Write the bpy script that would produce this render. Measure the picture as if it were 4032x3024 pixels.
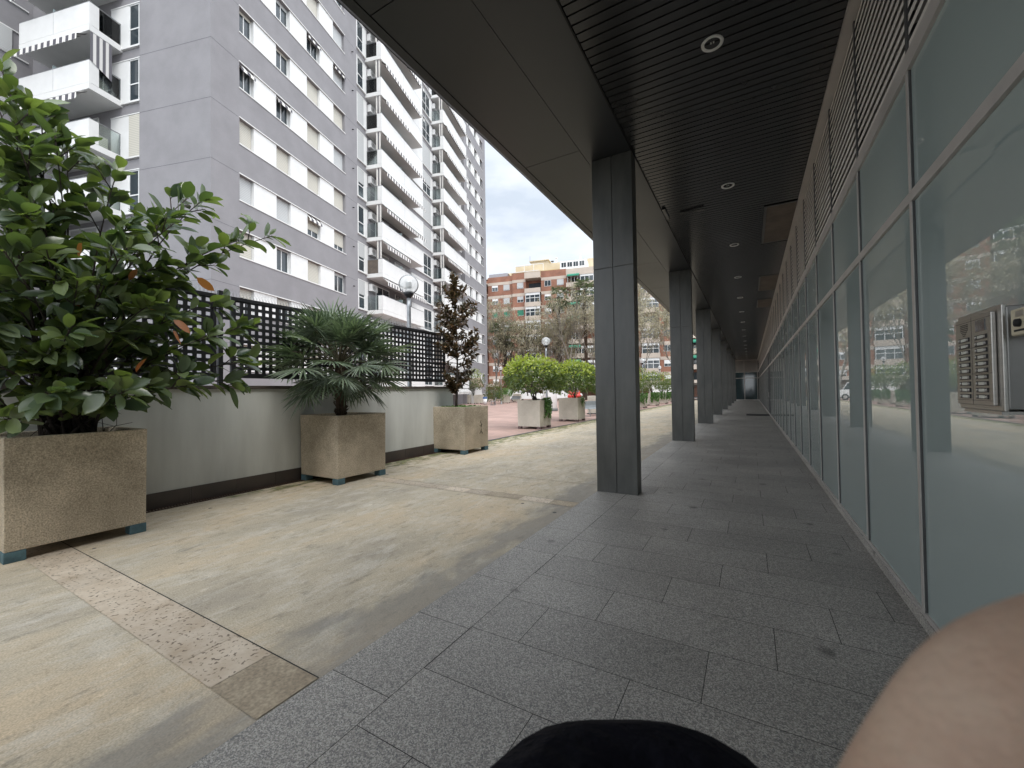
import bpy, math, random
from mathutils import Vector, Matrix
R_ = math.radians
for o in list(bpy.data.objects): bpy.data.objects.remove(o)
scene = bpy.context.scene
COL = scene.collection
random.seed(7)

# ------------------------------------------------------------------ camera
cam_d = bpy.data.cameras.new("camera"); cam = bpy.data.objects.new("camera", cam_d); COL.objects.link(cam)
CR = Vector((.86599756, .4998509, -.01404644)); CU = Vector((.02115239, -.00855282, .99973968)); CB = Vector((.49960064, -.86606924, -.01797977))
EYE = Vector((0, 0, 1.5))
mw = Matrix((CR, CU, CB)).transposed().to_4x4(); mw.translation = EYE
cam.matrix_world = mw
cam_d.sensor_width = 36; cam_d.lens = 14.505; cam_d.clip_start = .01; cam_d.clip_end = 1500
cam_d.dof.use_dof = True; cam_d.dof.focus_distance = 9; cam_d.dof.aperture_fstop = 15
scene.camera = cam
scene.render.resolution_x = 1024; scene.render.resolution_y = 768

# ------------------------------------------------------------------ light
SUN_EL, SUN_AZ = R_(58), R_(120)          # azimuth from +Y towards +X
w = bpy.data.worlds.new("World"); scene.world = w; w.use_nodes = True
nt = w.node_tree; N = nt.nodes; L = nt.links; N.clear()
out = N.new('ShaderNodeOutputWorld'); bg = N.new('ShaderNodeBackground'); bg.inputs[1].default_value = .12
sky = N.new('ShaderNodeTexSky'); sky.sky_type = 'NISHITA'; sky.sun_disc = False
sky.sun_elevation = SUN_EL; sky.sun_rotation = SUN_AZ
tc = N.new('ShaderNodeTexCoord'); sp = N.new('ShaderNodeSeparateXYZ'); L.new(tc.outputs['Generated'], sp.inputs[0])
mp = N.new('ShaderNodeMapping'); mp.inputs['Scale'].default_value = (1, 1, 2.6); L.new(tc.outputs['Generated'], mp.inputs[0])
nz = N.new('ShaderNodeTexNoise'); nz.inputs['Scale'].default_value = 3.1; nz.inputs['Detail'].default_value = 6; nz.inputs['Roughness'].default_value = .55
L.new(mp.outputs[0], nz.inputs['Vector'])
cr = N.new('ShaderNodeValToRGB'); cr.color_ramp.elements[0].position = .36; cr.color_ramp.elements[1].position = .66
cr.color_ramp.elements[0].color = (3.7, 4.1, 4.6, 1); cr.color_ramp.elements[1].color = (6.0, 6.15, 6.3, 1)
L.new(nz.outputs[0], cr.inputs[0])
el = N.new('ShaderNodeMapRange'); el.inputs[1].default_value = .5; el.inputs[2].default_value = 1.0; el.inputs[3].default_value = 1.0; el.inputs[4].default_value = 1.7
L.new(sp.outputs[2], el.inputs[0])
dt = N.new('ShaderNodeVectorMath'); dt.operation = 'DOT_PRODUCT'; dt.inputs[1].default_value = (.62, -.78, 0); L.new(tc.outputs['Generated'], dt.inputs[0])
az = N.new('ShaderNodeMapRange'); az.inputs[1].default_value = -.9; az.inputs[2].default_value = .6; az.inputs[3].default_value = .56; az.inputs[4].default_value = 1.4; L.new(dt.outputs['Value'], az.inputs[0])   # sky dimmed ahead and brightened behind the camera as added fill
me_ = N.new('ShaderNodeMath'); me_.operation = 'MULTIPLY'; L.new(el.outputs[0], me_.inputs[0]); L.new(az.outputs[0], me_.inputs[1])
vm = N.new('ShaderNodeVectorMath'); vm.operation = 'SCALE'; L.new(cr.outputs[0], vm.inputs[0]); L.new(me_.outputs[0], vm.inputs['Scale'])
mx = N.new('ShaderNodeMixRGB'); mx.inputs[0].default_value = .93; L.new(sky.outputs[0], mx.inputs[1]); L.new(vm.outputs[0], mx.inputs[2])
L.new(mx.outputs[0], bg.inputs[0]); L.new(bg.outputs[0], out.inputs[0])
sd = bpy.data.lights.new("sun", 'SUN'); sd.energy = .55; sd.angle = R_(24); sd.color = (1, .95, .87)
so = bpy.data.objects.new("sun", sd); COL.objects.link(so)
sdir = Vector((math.sin(SUN_AZ)*math.cos(SUN_EL), math.cos(SUN_AZ)*math.cos(SUN_EL), math.sin(SUN_EL)))
so.rotation_euler = sdir.to_track_quat('Z', 'Y').to_euler(); so.location = (0, 0, 60)
scene.view_settings.view_transform = 'Standard'; scene.view_settings.look = 'None'
scene.view_settings.exposure = 1.58; scene.view_settings.gamma = 1

# ------------------------------------------------------------------ materials
def newmat(name):
    m = bpy.data.materials.new(name); m.use_nodes = True
    return m, m.node_tree.nodes, m.node_tree.links, m.node_tree.nodes['Principled BSDF']
def M(name, c1, c2=None, scale=4, rough=.6, metal=0, bump=0, bscale=60, spec=.5, ior=None, detail=5, fine=0, fscale=120, stretch=(1, 1, 1), rvar=0):
    m, n, l, p = newmat(name)
    c2 = c2 or tuple(x*.85 for x in c1)
    t = n.new('ShaderNodeTexCoord'); mp = n.new('ShaderNodeMapping'); mp.inputs['Scale'].default_value = stretch
    l.new(t.outputs['Object'], mp.inputs[0])
    a = n.new('ShaderNodeTexNoise'); a.inputs['Scale'].default_value = scale; a.inputs['Detail'].default_value = detail; a.inputs['Roughness'].default_value = .6
    l.new(mp.outputs[0], a.inputs[0])
    r = n.new('ShaderNodeValToRGB'); r.color_ramp.elements[0].position = .35; r.color_ramp.elements[1].position = .65
    r.color_ramp.elements[0].color = (*c2, 1); r.color_ramp.elements[1].color = (*c1, 1); l.new(a.outputs[0], r.inputs[0])
    col = r.outputs[0]
    if fine:
        b = n.new('ShaderNodeTexNoise'); b.inputs['Scale'].default_value = fscale; b.inputs['Detail'].default_value = 2; l.new(t.outputs['Object'], b.inputs[0])
        mr = n.new('ShaderNodeMapRange'); mr.inputs[1].default_value = .3; mr.inputs[2].default_value = .7; mr.inputs[3].default_value = 1-fine; mr.inputs[4].default_value = 1+fine
        l.new(b.outputs[0], mr.inputs[0])
        v = n.new('ShaderNodeVectorMath'); v.operation = 'SCALE'; l.new(col, v.inputs[0]); l.new(mr.outputs[0], v.inputs['Scale']); col = v.outputs[0]
    l.new(col, p.inputs['Base Color'])
    p.inputs['Roughness'].default_value = rough; p.inputs['Metallic'].default_value = metal
    p.inputs['Specular IOR Level'].default_value = spec
    if rvar:
        mr = n.new('ShaderNodeMapRange'); mr.inputs[3].default_value = rough-rvar; mr.inputs[4].default_value = rough+rvar; l.new(a.outputs[0], mr.inputs[0]); l.new(mr.outputs[0], p.inputs['Roughness'])
    if ior: p.inputs['IOR'].default_value = ior
    if bump:
        b = n.new('ShaderNodeTexNoise'); b.inputs['Scale'].default_value = bscale; b.inputs['Detail'].default_value = 3; l.new(t.outputs['Object'], b.inputs[0])
        bp = n.new('ShaderNodeBump'); bp.inputs['Strength'].default_value = bump; bp.inputs['Distance'].default_value = .01
        l.new(b.outputs[0], bp.inputs['Height']); l.new(bp.outputs[0], p.inputs['Normal'])
    return m
def leafmat(name, a, b, rough=.35, trans=.35, tcol=None, spec=.5):
    m, n, l, p = newmat(name)
    g = n.new('ShaderNodeNewGeometry'); r = n.new('ShaderNodeValToRGB')
    r.color_ramp.elements[0].color = (*a, 1); r.color_ramp.elements[1].color = (*b, 1)
    l.new(g.outputs['Random Per Island'], r.inputs[0]); l.new(r.outputs[0], p.inputs['Base Color'])
    p.inputs['Roughness'].default_value = rough; p.inputs['Specular IOR Level'].default_value = spec
    t = n.new('ShaderNodeBsdfTranslucent'); mxs = n.new('ShaderNodeMixShader'); mxs.inputs[0].default_value = trans
    v = n.new('ShaderNodeMixRGB'); v.blend_type = 'MULTIPLY'; v.inputs[0].default_value = 1; v.inputs[2].default_value = (*(tcol or (1.6, 1.9, .7)), 1)
    l.new(r.outputs[0], v.inputs[1]); l.new(v.outputs[0], t.inputs[0])
    l.new(p.outputs[0], mxs.inputs[1]); l.new(t.outputs[0], mxs.inputs[2])
    l.new(mxs.outputs[0], n['Material Output'].inputs[0])
    return m
def stripes(name, a, b, period, axis=0, rough=.8):
    m, n, l, p = newmat(name)
    t = n.new('ShaderNodeTexCoord'); s = n.new('ShaderNodeSeparateXYZ'); l.new(t.outputs['Object'], s.inputs[0])
    d = n.new('ShaderNodeMath'); d.operation = 'DIVIDE'; d.inputs[1].default_value = period; l.new(s.outputs[axis], d.inputs[0])
    f = n.new('ShaderNodeMath'); f.operation = 'FRACT'; l.new(d.outputs[0], f.inputs[0])
    g = n.new('ShaderNodeMath'); g.operation = 'GREATER_THAN'; g.inputs[1].default_value = .5; l.new(f.outputs[0], g.inputs[0])
    x = n.new('ShaderNodeMixRGB'); x.inputs[1].default_value = (*a, 1); x.inputs[2].default_value = (*b, 1); l.new(g.outputs[0], x.inputs[0])
    l.new(x.outputs[0], p.inputs['Base Color']); p.inputs['Roughness'].default_value = rough
    return m

def concrete_floor():
    m, n, l, p = newmat('concrete_floor')
    t = n.new('ShaderNodeTexCoord')
    def noise(sc, det=5, st=(1, 1, 1), ro=.6, dist=0, off=0):
        mp = n.new('ShaderNodeMapping'); mp.inputs['Scale'].default_value = st; mp.inputs['Location'].default_value = (off, off*2, 0); l.new(t.outputs['Object'], mp.inputs[0])
        a = n.new('ShaderNodeTexNoise'); a.inputs['Scale'].default_value = sc; a.inputs['Detail'].default_value = det; a.inputs['Roughness'].default_value = ro; a.inputs['Distortion'].default_value = dist
        l.new(mp.outputs[0], a.inputs[0]); return a.outputs[0]
    def ramp(src, stops):
        r = n.new('ShaderNodeValToRGB'); e = r.color_ramp.elements
        e[0].position, e[0].color = stops[0][0], (*stops[0][1], 1); e[1].position, e[1].color = stops[-1][0], (*stops[-1][1], 1)
        for s in stops[1:-1]:
            q = e.new(s[0]); q.color = (*s[1], 1)
        l.new(src, r.inputs[0]); return r.outputs[0]
    def mix(f, a, b, mode='MIX'):
        x = n.new('ShaderNodeMixRGB'); x.blend_type = mode
        if isinstance(f, float): x.inputs[0].default_value = f
        else: l.new(f, x.inputs[0])
        for i, c in ((1, a), (2, b)):
            if isinstance(c, tuple): x.inputs[i].default_value = (*c, 1)
            else: l.new(c, x.inputs[i])
        return x.outputs[0]
    base = ramp(noise(.8, 6, (1, .5, 1), .62), [(.32, (.36, .315, .25)), (.5, (.48, .41, .305)), (.68, (.57, .45, .305))])
    wash = ramp(noise(2.6, 9, (1.5, .7, 1), .78, .3, 3), [(.48, (0, 0, 0)), (.70, (.75, .75, .75))])
    base = mix(wash, base, (.63, .58, .495))
    dk = ramp(noise(5.5, 9, (1.5, .6, 1), .78, .3, 9), [(.54, (0, 0, 0)), (.66, (.55, .55, .55))])
    base = mix(dk, base, (.20, .18, .145))
    pit = ramp(noise(11, 9, (1.3, .7, 1), .8, .2, 21), [(.555, (1, 1, 1)), (.60, (.80, .79, .77))])
    base = mix(1.0, base, pit, 'MULTIPLY')
    lit = ramp(noise(7, 9, (1.2, .6, 1), .82, .2, 31), [(.57, (1, 1, 1)), (.61, (1.17, 1.17, 1.16))])
    base = mix(1.0, base, lit, 'MULTIPLY')
    spk = ramp(noise(95, 2), [(.35, (.84, .84, .84)), (.62, (1.14, 1.14, 1.14))])
    base = mix(1.0, base, spk, 'MULTIPLY')
    # moss near the wall foot
    s = n.new('ShaderNodeSeparateXYZ'); l.new(t.outputs['Object'], s.inputs[0])
    mr = n.new('ShaderNodeMapRange'); mr.inputs[1].default_value = -5.2; mr.inputs[2].default_value = -6.7; mr.inputs[3].default_value = -.30; mr.inputs[4].default_value = .07; l.new(s.outputs[0], mr.inputs[0])
    my = n.new('ShaderNodeMapRange'); my.inputs[1].default_value = 2.2; my.inputs[2].default_value = 4.2; my.inputs[3].default_value = -.16; my.inputs[4].default_value = .05; l.new(s.outputs[1], my.inputs[0])
    ad = n.new('ShaderNodeMath'); ad.operation = 'ADD'; l.new(noise(3.2, 7, (1.5, .7, 1), .7, .3, 5), ad.inputs[0]); l.new(mr.outputs[0], ad.inputs[1])
    ad2 = n.new('ShaderNodeMath'); ad2.operation = 'ADD'; l.new(ad.outputs[0], ad2.inputs[0]); l.new(my.outputs[0], ad2.inputs[1])
    ms = ramp(ad2.outputs[0], [(.50, (0, 0, 0)), (.62, (.85, .85, .85))])
    base = mix(ms, base, ramp(noise(14), [(.4, (.06, .065, .04)), (.6, (.19, .20, .06))]))
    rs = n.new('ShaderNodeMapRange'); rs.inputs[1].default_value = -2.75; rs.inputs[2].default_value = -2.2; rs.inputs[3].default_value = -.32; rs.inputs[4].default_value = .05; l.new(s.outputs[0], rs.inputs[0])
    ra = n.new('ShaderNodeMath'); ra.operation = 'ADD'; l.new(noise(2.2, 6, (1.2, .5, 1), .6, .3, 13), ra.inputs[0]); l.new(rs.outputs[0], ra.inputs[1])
    base = mix(ramp(ra.outputs[0], [(.36, (0, 0, 0)), (.52, (.6, .6, .6))]), base, (.225, .215, .20))     # greyer, darker uneven band along the granite edge
    # gum spots
    v = n.new('ShaderNodeTexVoronoi'); v.inputs['Scale'].default_value = 1.6; l.new(t.outputs['Object'], v.inputs['Vector'])
    gs = ramp(v.outputs['Distance'], [(.035, (1, 1, 1)), (.045, (0, 0, 0))])
    base = mix(gs, base, (.09, .085, .085))
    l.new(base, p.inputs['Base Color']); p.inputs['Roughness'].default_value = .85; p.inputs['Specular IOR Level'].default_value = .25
    b = n.new('ShaderNodeBump'); b.inputs['Strength'].default_value = .25; b.inputs['Distance'].default_value = .01
    l.new(noise(30, 5), b.inputs['Height']); l.new(b.outputs[0], p.inputs['Normal'])
    return m

def granite(name, tone=1.0):
    m, n, l, p = newmat(name)
    t = n.new('ShaderNodeTexCoord'); g = n.new('ShaderNodeNewGeometry')
    v = n.new('ShaderNodeTexVoronoi'); v.inputs['Scale'].default_value = 190; l.new(t.outputs['Object'], v.inputs['Vector'])
    sx = n.new('ShaderNodeSeparateColor'); l.new(v.outputs['Color'], sx.inputs[0])
    r = n.new('ShaderNodeValToRGB'); e = r.color_ramp.elements
    k = tone*.97
    e[0].color = (.15*k, .148*k, .145*k, 1); e[0].position = .08; e[1].color = (.50*k, .475*k, .435*k, 1); e[1].position = .97
    q = e.new(.5); q.color = (.292*k, .268*k, .242*k, 1)
    l.new(sx.outputs[0], r.inputs[0])
    a = n.new('ShaderNodeTexNoise'); a.inputs['Scale'].default_value = .9; a.inputs['Detail'].default_value = 6; l.new(t.outputs['Object'], a.inputs[0])
    mr = n.new('ShaderNodeMapRange'); mr.inputs[1].default_value = .3; mr.inputs[2].default_value = .7; mr.inputs[3].default_value = .82; mr.inputs[4].default_value = 1.14; l.new(a.outputs[0], mr.inputs[0])
    ri = n.new('ShaderNodeMapRange'); ri.inputs[3].default_value = .9; ri.inputs[4].default_value = 1.08; l.new(g.outputs['Random Per Island'], ri.inputs[0])
    mu = n.new('ShaderNodeMath'); mu.operation = 'MULTIPLY'; l.new(mr.outputs[0], mu.inputs[0]); l.new(ri.outputs[0], mu.inputs[1])
    s = n.new('ShaderNodeVectorMath'); s.operation = 'SCALE'; l.new(r.outputs[0], s.inputs[0]); l.new(mu.outputs[0], s.inputs['Scale'])
    # stains: soft dark marks
    v2 = n.new('ShaderNodeTexVoronoi'); v2.inputs['Scale'].default_value = 2.1; v2.inputs['Randomness'].default_value = 1
    nd = n.new('ShaderNodeTexNoise'); nd.inputs['Scale'].default_value = 14; l.new(t.outputs['Object'], nd.inputs[0])
    mv = n.new('ShaderNodeMixRGB'); mv.inputs[0].default_value = .06; l.new(t.outputs['Object'], mv.inputs[1]); l.new(nd.outputs['Color'], mv.inputs[2]); l.new(mv.outputs[0], v2.inputs['Vector'])
    st = n.new('ShaderNodeValToRGB'); st.color_ramp.elements[0].position = .05; st.color_ramp.elements[1].position = .12; st.color_ramp.elements[0].color = (.42, .42, .42, 1); st.color_ramp.elements[1].color = (1, 1, 1, 1)
    l.new(v2.outputs['Distance'], st.inputs[0])
    x = n.new('ShaderNodeMixRGB'); x.blend_type = 'MULTIPLY'; x.inputs[0].default_value = 1; l.new(s.outputs[0], x.inputs[1]); l.new(st.outputs[0], x.inputs[2])
    l.new(x.outputs[0], p.inputs['Base Color']); p.inputs['Roughness'].default_value = .48
    b = n.new('ShaderNodeBump'); b.inputs['Strength'].default_value = .25; b.inputs['Distance'].default_value = .002
    l.new(sx.outputs[0], b.inputs['Height']); l.new(b.outputs[0], p.inputs['Normal'])
    return m

def travertine():
    m, n, l, p = newmat('travertine')
    t = n.new('ShaderNodeTexCoord'); g = n.new('ShaderNodeNewGeometry')
    a = n.new('ShaderNodeTexNoise'); a.inputs['Scale'].default_value = 5; a.inputs['Detail'].default_value = 8; a.inputs['Roughness'].default_value = .7; l.new(t.outputs['Object'], a.inputs[0])
    r = n.new('ShaderNodeValToRGB'); e = r.color_ramp.elements; e[0].position = .3; e[1].position = .72
    e[0].color = (.46, .36, .255, 1); e[1].color = (.66, .565, .45, 1); l.new(a.outputs[0], r.inputs[0])
    ri = n.new('ShaderNodeMapRange'); ri.inputs[3].default_value = .8; ri.inputs[4].default_value = 1.12; l.new(g.outputs['Random Per Island'], ri.inputs[0])
    s = n.new('ShaderNodeVectorMath'); s.operation = 'SCALE'; l.new(r.outputs[0], s.inputs[0]); l.new(ri.outputs[0], s.inputs['Scale'])
    b = n.new('ShaderNodeTexNoise'); b.inputs['Scale'].default_value = 38; b.inputs['Detail'].default_value = 4; l.new(t.outputs['Object'], b.inputs[0])
    st = n.new('ShaderNodeValToRGB'); st.color_ramp.elements[0].position = .34; st.color_ramp.elements[1].position = .42; st.color_ramp.elements[0].color = (.3, .27, .25, 1); st.color_ramp.elements[1].color = (1, 1, 1, 1); l.new(b.outputs[0], st.inputs[0])
    x = n.new('ShaderNodeMixRGB'); x.blend_type = 'MULTIPLY'; x.inputs[0].default_value = 1; l.new(s.outputs[0], x.inputs[1]); l.new(st.outputs[0], x.inputs[2])
    l.new(x.outputs[0], p.inputs['Base Color']); p.inputs['Roughness'].default_value = .55
    return m

def brickmat(name, c1, c2, mortar, sx=.25, sy=.065, ground=False, ms=.012):
    m, n, l, p = newmat(name)
    t = n.new('ShaderNodeTexCoord'); s = n.new('ShaderNodeSeparateXYZ'); l.new(t.outputs['Object'], s.inputs[0])
    c = n.new('ShaderNodeCombineXYZ'); l.new(s.outputs[0], c.inputs[0]); l.new(s.outputs[1 if ground else 2], c.inputs[1])
    b = n.new('ShaderNodeTexBrick'); b.inputs['Scale'].default_value = 1; b.inputs['Brick Width'].default_value = sx; b.inputs['Row Height'].default_value = sy
    b.inputs['Mortar Size'].default_value = ms; b.inputs['Mortar'].default_value = (*mortar, 1); b.inputs['Color1'].default_value = (*c1, 1); b.inputs['Color2'].default_value = (*c2, 1)
    l.new(c.outputs[0], b.inputs[0])
    a = n.new('ShaderNodeTexNoise'); a.inputs['Scale'].default_value = .6 if not ground else .5; a.inputs['Detail'].default_value = 7; a.inputs['Roughness'].default_value = .65; l.new(t.outputs['Object'], a.inputs[0])
    mr = n.new('ShaderNodeMapRange'); mr.inputs[1].default_value = .3; mr.inputs[2].default_value = .7; mr.inputs[3].default_value = .72; mr.inputs[4].default_value = 1.25; l.new(a.outputs[0], mr.inputs[0])
    v = n.new('ShaderNodeVectorMath'); v.operation = 'SCALE'; l.new(b.outputs[0], v.inputs[0]); l.new(mr.outputs[0], v.inputs['Scale'])
    l.new(v.outputs[0], p.inputs['Base Color']); p.inputs['Roughness'].default_value = .8
    return m

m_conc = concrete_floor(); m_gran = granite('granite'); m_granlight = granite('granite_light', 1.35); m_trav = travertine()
m_plaza = brickmat('red_paving', (.40, .25, .21), (.33, .215, .18), (.27, .21, .18), .2, .1, True, .012)
m_asph = M('asphalt', (.07, .07, .07), (.05, .05, .05), 2, .85)
m_joint = M('joint', (.035, .033, .03), rough=.9)
m_kerb = M('dark_border', (.10, .095, .09), (.06, .06, .055), 3, .7)
m_wall = M('painted_wall', (.60, .61, .58), (.47, .475, .45), .8, .75, bump=.25, bscale=90, detail=9, stretch=(2.6, 2.6, .4))
m_cap = M('wall_cap', (.09, .07, .06), (.05, .042, .037), 5, .6)
m_tile = M('dark_tile', (.075, .058, .05), (.05, .042, .038), 2, .45)
m_grate = M('rusty_iron', (.09, .05, .035), (.04, .03, .025), 12, .7, .3)
m_black = M('black_paint', (.018, .018, .02), (.012, .012, .013), 6, .42)
m_post = M('galvanised', (.33, .34, .35), (.25, .26, .27), 8, .4, .7)
m_planter = M('aggregate_concrete', (.56, .475, .36), (.34, .285, .21), 1.7, .85, bump=.6, bscale=110, fine=.34, fscale=75, detail=8)
m_planter2 = M('aggregate_concrete_pale', (.48, .44, .37), (.38, .345, .29), 1.7, .85, bump=.5, bscale=120, fine=.16, fscale=90, detail=8)
m_block = M('teal_block', (.10, .19, .22), (.06, .115, .14), 9, .7, bump=.4)
m_brickblk = M('brick_block', (.14, .09, .085), (.09, .06, .06), 9, .8)
m_soil = M('soil', (.045, .032, .022), (.025, .018, .013), 20, .95, bump=1, bscale=40)
m_steel = M('column_paint', (.088, .088, .080), (.045, .046, .043), 1.6, .36, bump=.04, bscale=8, stretch=(2, 2, .5), detail=7, rvar=.08)
m_soffit = M('soffit_paint', (.026, .029, .033), (.021, .024, .027), .6, .38, detail=4, rvar=.06)
m_slat = M('black_slat', (.031, .031, .032), (.025, .025, .026), 1.2, .24, rvar=.05)
m_void = M('void', (.006, .006, .006), rough=.9)
m_alu = M('aluminium', (.52, .49, .46), (.45, .425, .40), 3, .42, .25)
m_alud = M('aluminium_dark', (.11, .11, .11), (.085, .085, .085), 3, .4, .3)
m_louv = M('louvre', (.74, .70, .64), (.66, .62, .57), 2, .5)
m_patch = M('bare_board', (.13, .105, .085), (.085, .07, .057), 3, .8)
m_film = M('frosted_glass', (.36, .43, .42), (.345, .415, .405), .5, .004, spec=.85, ior=2.3)
m_filmdark = M('dark_glass', (.03, .055, .06), (.025, .045, .05), .5, .05, ior=1.7)
m_white = M('white_paint', (.74, .74, .73), (.68, .68, .665), 1.2, .6)
m_lampring = M('lamp_ring', (.7, .7, .68), rough=.4)
m_lilac = M('lilac_render', (.25, .241, .25), (.216, .208, .216), .8, .85, bump=.15, bscale=60, detail=7, fine=.05, fscale=30)
m_lilacd = M('lilac_joint', (.13, .125, .14), rough=.9)
m_pale = M('white_render', (.70, .695, .68), (.64, .635, .62), 1.1, .8, detail=7)
m_under = M('balcony_underside', (.76, .76, .75), (.70, .70, .69), .8, .85)
m_shut = stripes('roller_shutter', (.55, .52, .45), (.42, .40, .345), .09, 2, .6)
m_shutg = stripes('grey_shutter', (.50, .505, .50), (.39, .395, .39), .09, 2, .6)
m_green = stripes('green_shutter', (.03, .20, .12), (.02, .15, .09), .3, 2, .6)
m_aw = stripes('striped_awning', (.74, .72, .68), (.09, .085, .10), .42, 0, .85)
m_aw.node_tree.nodes['Principled BSDF'].inputs['Transmission Weight'].default_value = 0
m_awy = stripes('striped_side_awning', (.62, .60, .56), (.11, .105, .12), .26, 1, .85)
m_bglass = M('window_glass', (.05, .062, .07), (.03, .04, .046), .7, .06, ior=1.6)
m_brick = brickmat('red_brick', (.33, .125, .07), (.27, .10, .06), (.22, .14, .10))
m_band = M('beige_band', (.52, .44, .37), (.44, .37, .31), .5, .85)
m_yellow = M('yellow_render', (.52, .38, .17), (.44, .34, .19), .4, .85)
m_cream = M('cream_render', (.58, .49, .34), (.48, .40, .28), .4, .85)
m_bark = M('bark', (.34, .31, .27), (.22, .20, .17), 5, .9, bump=.5, bscale=30)
m_barkd = M('dark_bark', (.055, .04, .032), (.03, .024, .02), 7, .9, bump=.8, bscale=40)
m_palmtrunk = M('fibrous_trunk', (.085, .055, .035), (.035, .024, .017), 24, .95, bump=1, bscale=50)
m_stem = M('green_stem', (.10, .085, .045), (.06, .05, .03), 6, .7)
m_fic = leafmat('rubber_leaf', (.050, .078, .052), (.130, .165, .078), .24, .30, (1.9, 2.1, .6))
m_ficy = leafmat('rubber_leaf_orange', (.30, .10, .03), (.36, .15, .04), .5, .3)
m_fan = leafmat('fan_palm_leaf', (.07, .10, .065), (.20, .245, .165), .38, .18, (1.3, 1.5, .8))
m_mag = leafmat('magnolia_leaf', (.030, .034, .016), (.145, .085, .045), .33, .14, (1.4, 1.3, .7))
m_bush = leafmat('bush_leaf', (.04, .07, .018), (.13, .17, .045), .42, .3, (1.5, 1.7, .6))
m_new = leafmat('new_leaf', (.20, .27, .045), (.38, .42, .08), .5, .35, (1.3, 1.4, .5))
m_ivy = leafmat('ivy_leaf', (.05, .12, .03), (.12, .22, .05), .45, .25)
m_red = leafmat('photinia_leaf', (.10, .075, .03), (.22, .13, .06), .5, .2, (1.2, 1.2, .8))
m_twig = leafmat('plane_tree_seed', (.30, .27, .20), (.45, .42, .29), .8, .35, (1, 1, .8))
m_wpalm = leafmat('washingtonia_leaf', (.05, .07, .035), (.13, .15, .07), .5, .2)
m_skin = M('skin', (.60, .44, .33), (.50, .325, .235), 75, .6, detail=5, bump=.12, bscale=700, fine=.035, fscale=900)
m_skin.node_tree.nodes['Principled BSDF'].inputs['Subsurface Weight'].default_value = .25
m_skin.node_tree.nodes['Principled BSDF'].inputs['Subsurface Radius'].default_value = (.006, .003, .002)
m_navy = M('navy_cloth', (.010, .010, .017), (.006, .006, .011), 30, .95, spec=.15, bump=.6, bscale=70)
m_trous = M('dark_trousers', (.02, .02, .025), rough=.9)
m_hair = M('dark_hair', (.02, .015, .01), rough=.5)
m_inst = M('brushed_steel', (.44, .42, .39), (.38, .365, .34), 2, .34, .85, stretch=(1, 1, 30))
m_instd = M('steel_side', (.27, .26, .245), (.22, .215, .205), 3, .35, .6)
m_cream2 = M('cream_plastic', (.62, .56, .42), (.55, .49, .36), 6, .45)
m_label = M('paper_label', (.62, .62, .56), rough=.5)
m_carred = M('red_car_paint', (.45, .03, .02), rough=.25)
m_rubber = M('rubber', (.02, .02, .02), rough=.85)
m_blue = M('blue_plastic', (.03, .08, .22), rough=.5)
m_bench = M('bench_steel', (.34, .36, .37), (.28, .30, .31), 6, .4, .5)
m_terra = stripes('roof_tile', (.42, .33, .26), (.28, .21, .16), .25, 0, .85)
def glassmat():
    m, n, l, p = newmat('clear_globe')
    g = n.new('ShaderNodeBsdfGlossy'); g.inputs['Roughness'].default_value = .08; t = n.new('ShaderNodeBsdfTransparent'); t.inputs[0].default_value = (1, 1, 1, 1)
    f = n.new('ShaderNodeFresnel'); f.inputs[0].default_value = 1.12
    d = n.new('ShaderNodeBsdfDiffuse'); d.inputs[0].default_value = (.8, .82, .82, 1)
    a = n.new('ShaderNodeMixShader'); a.inputs[0].default_value = .3; l.new(t.outputs[0], a.inputs[1]); l.new(d.outputs[0], a.inputs[2])
    b = n.new('ShaderNodeMixShader'); l.new(f.outputs[0], b.inputs[0]); l.new(a.outputs[0], b.inputs[1]); l.new(g.outputs[0], b.inputs[2])
    l.new(b.outputs[0], n['Material Output'].inputs[0]); return m
m_globe = glassmat()
def clearglass():
    m, n, l, p = newmat('balcony_glass')
    g = n.new('ShaderNodeBsdfGlossy'); g.inputs['Roughness'].default_value = .03; t = n.new('ShaderNodeBsdfTransparent'); t.inputs[0].default_value = (.88, .93, .92, 1)
    f = n.new('ShaderNodeFresnel'); f.inputs[0].default_value = 1.5
    b = n.new('ShaderNodeMixShader'); l.new(f.outputs[0], b.inputs[0]); l.new(t.outputs[0], b.inputs[1]); l.new(g.outputs[0], b.inputs[2])
    l.new(b.outputs[0], n['Material Output'].inputs[0]); return m
m_cglass = clearglass()
m_frost = M('frosted_divider', (.50, .60, .60), rough=.3)

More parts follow.
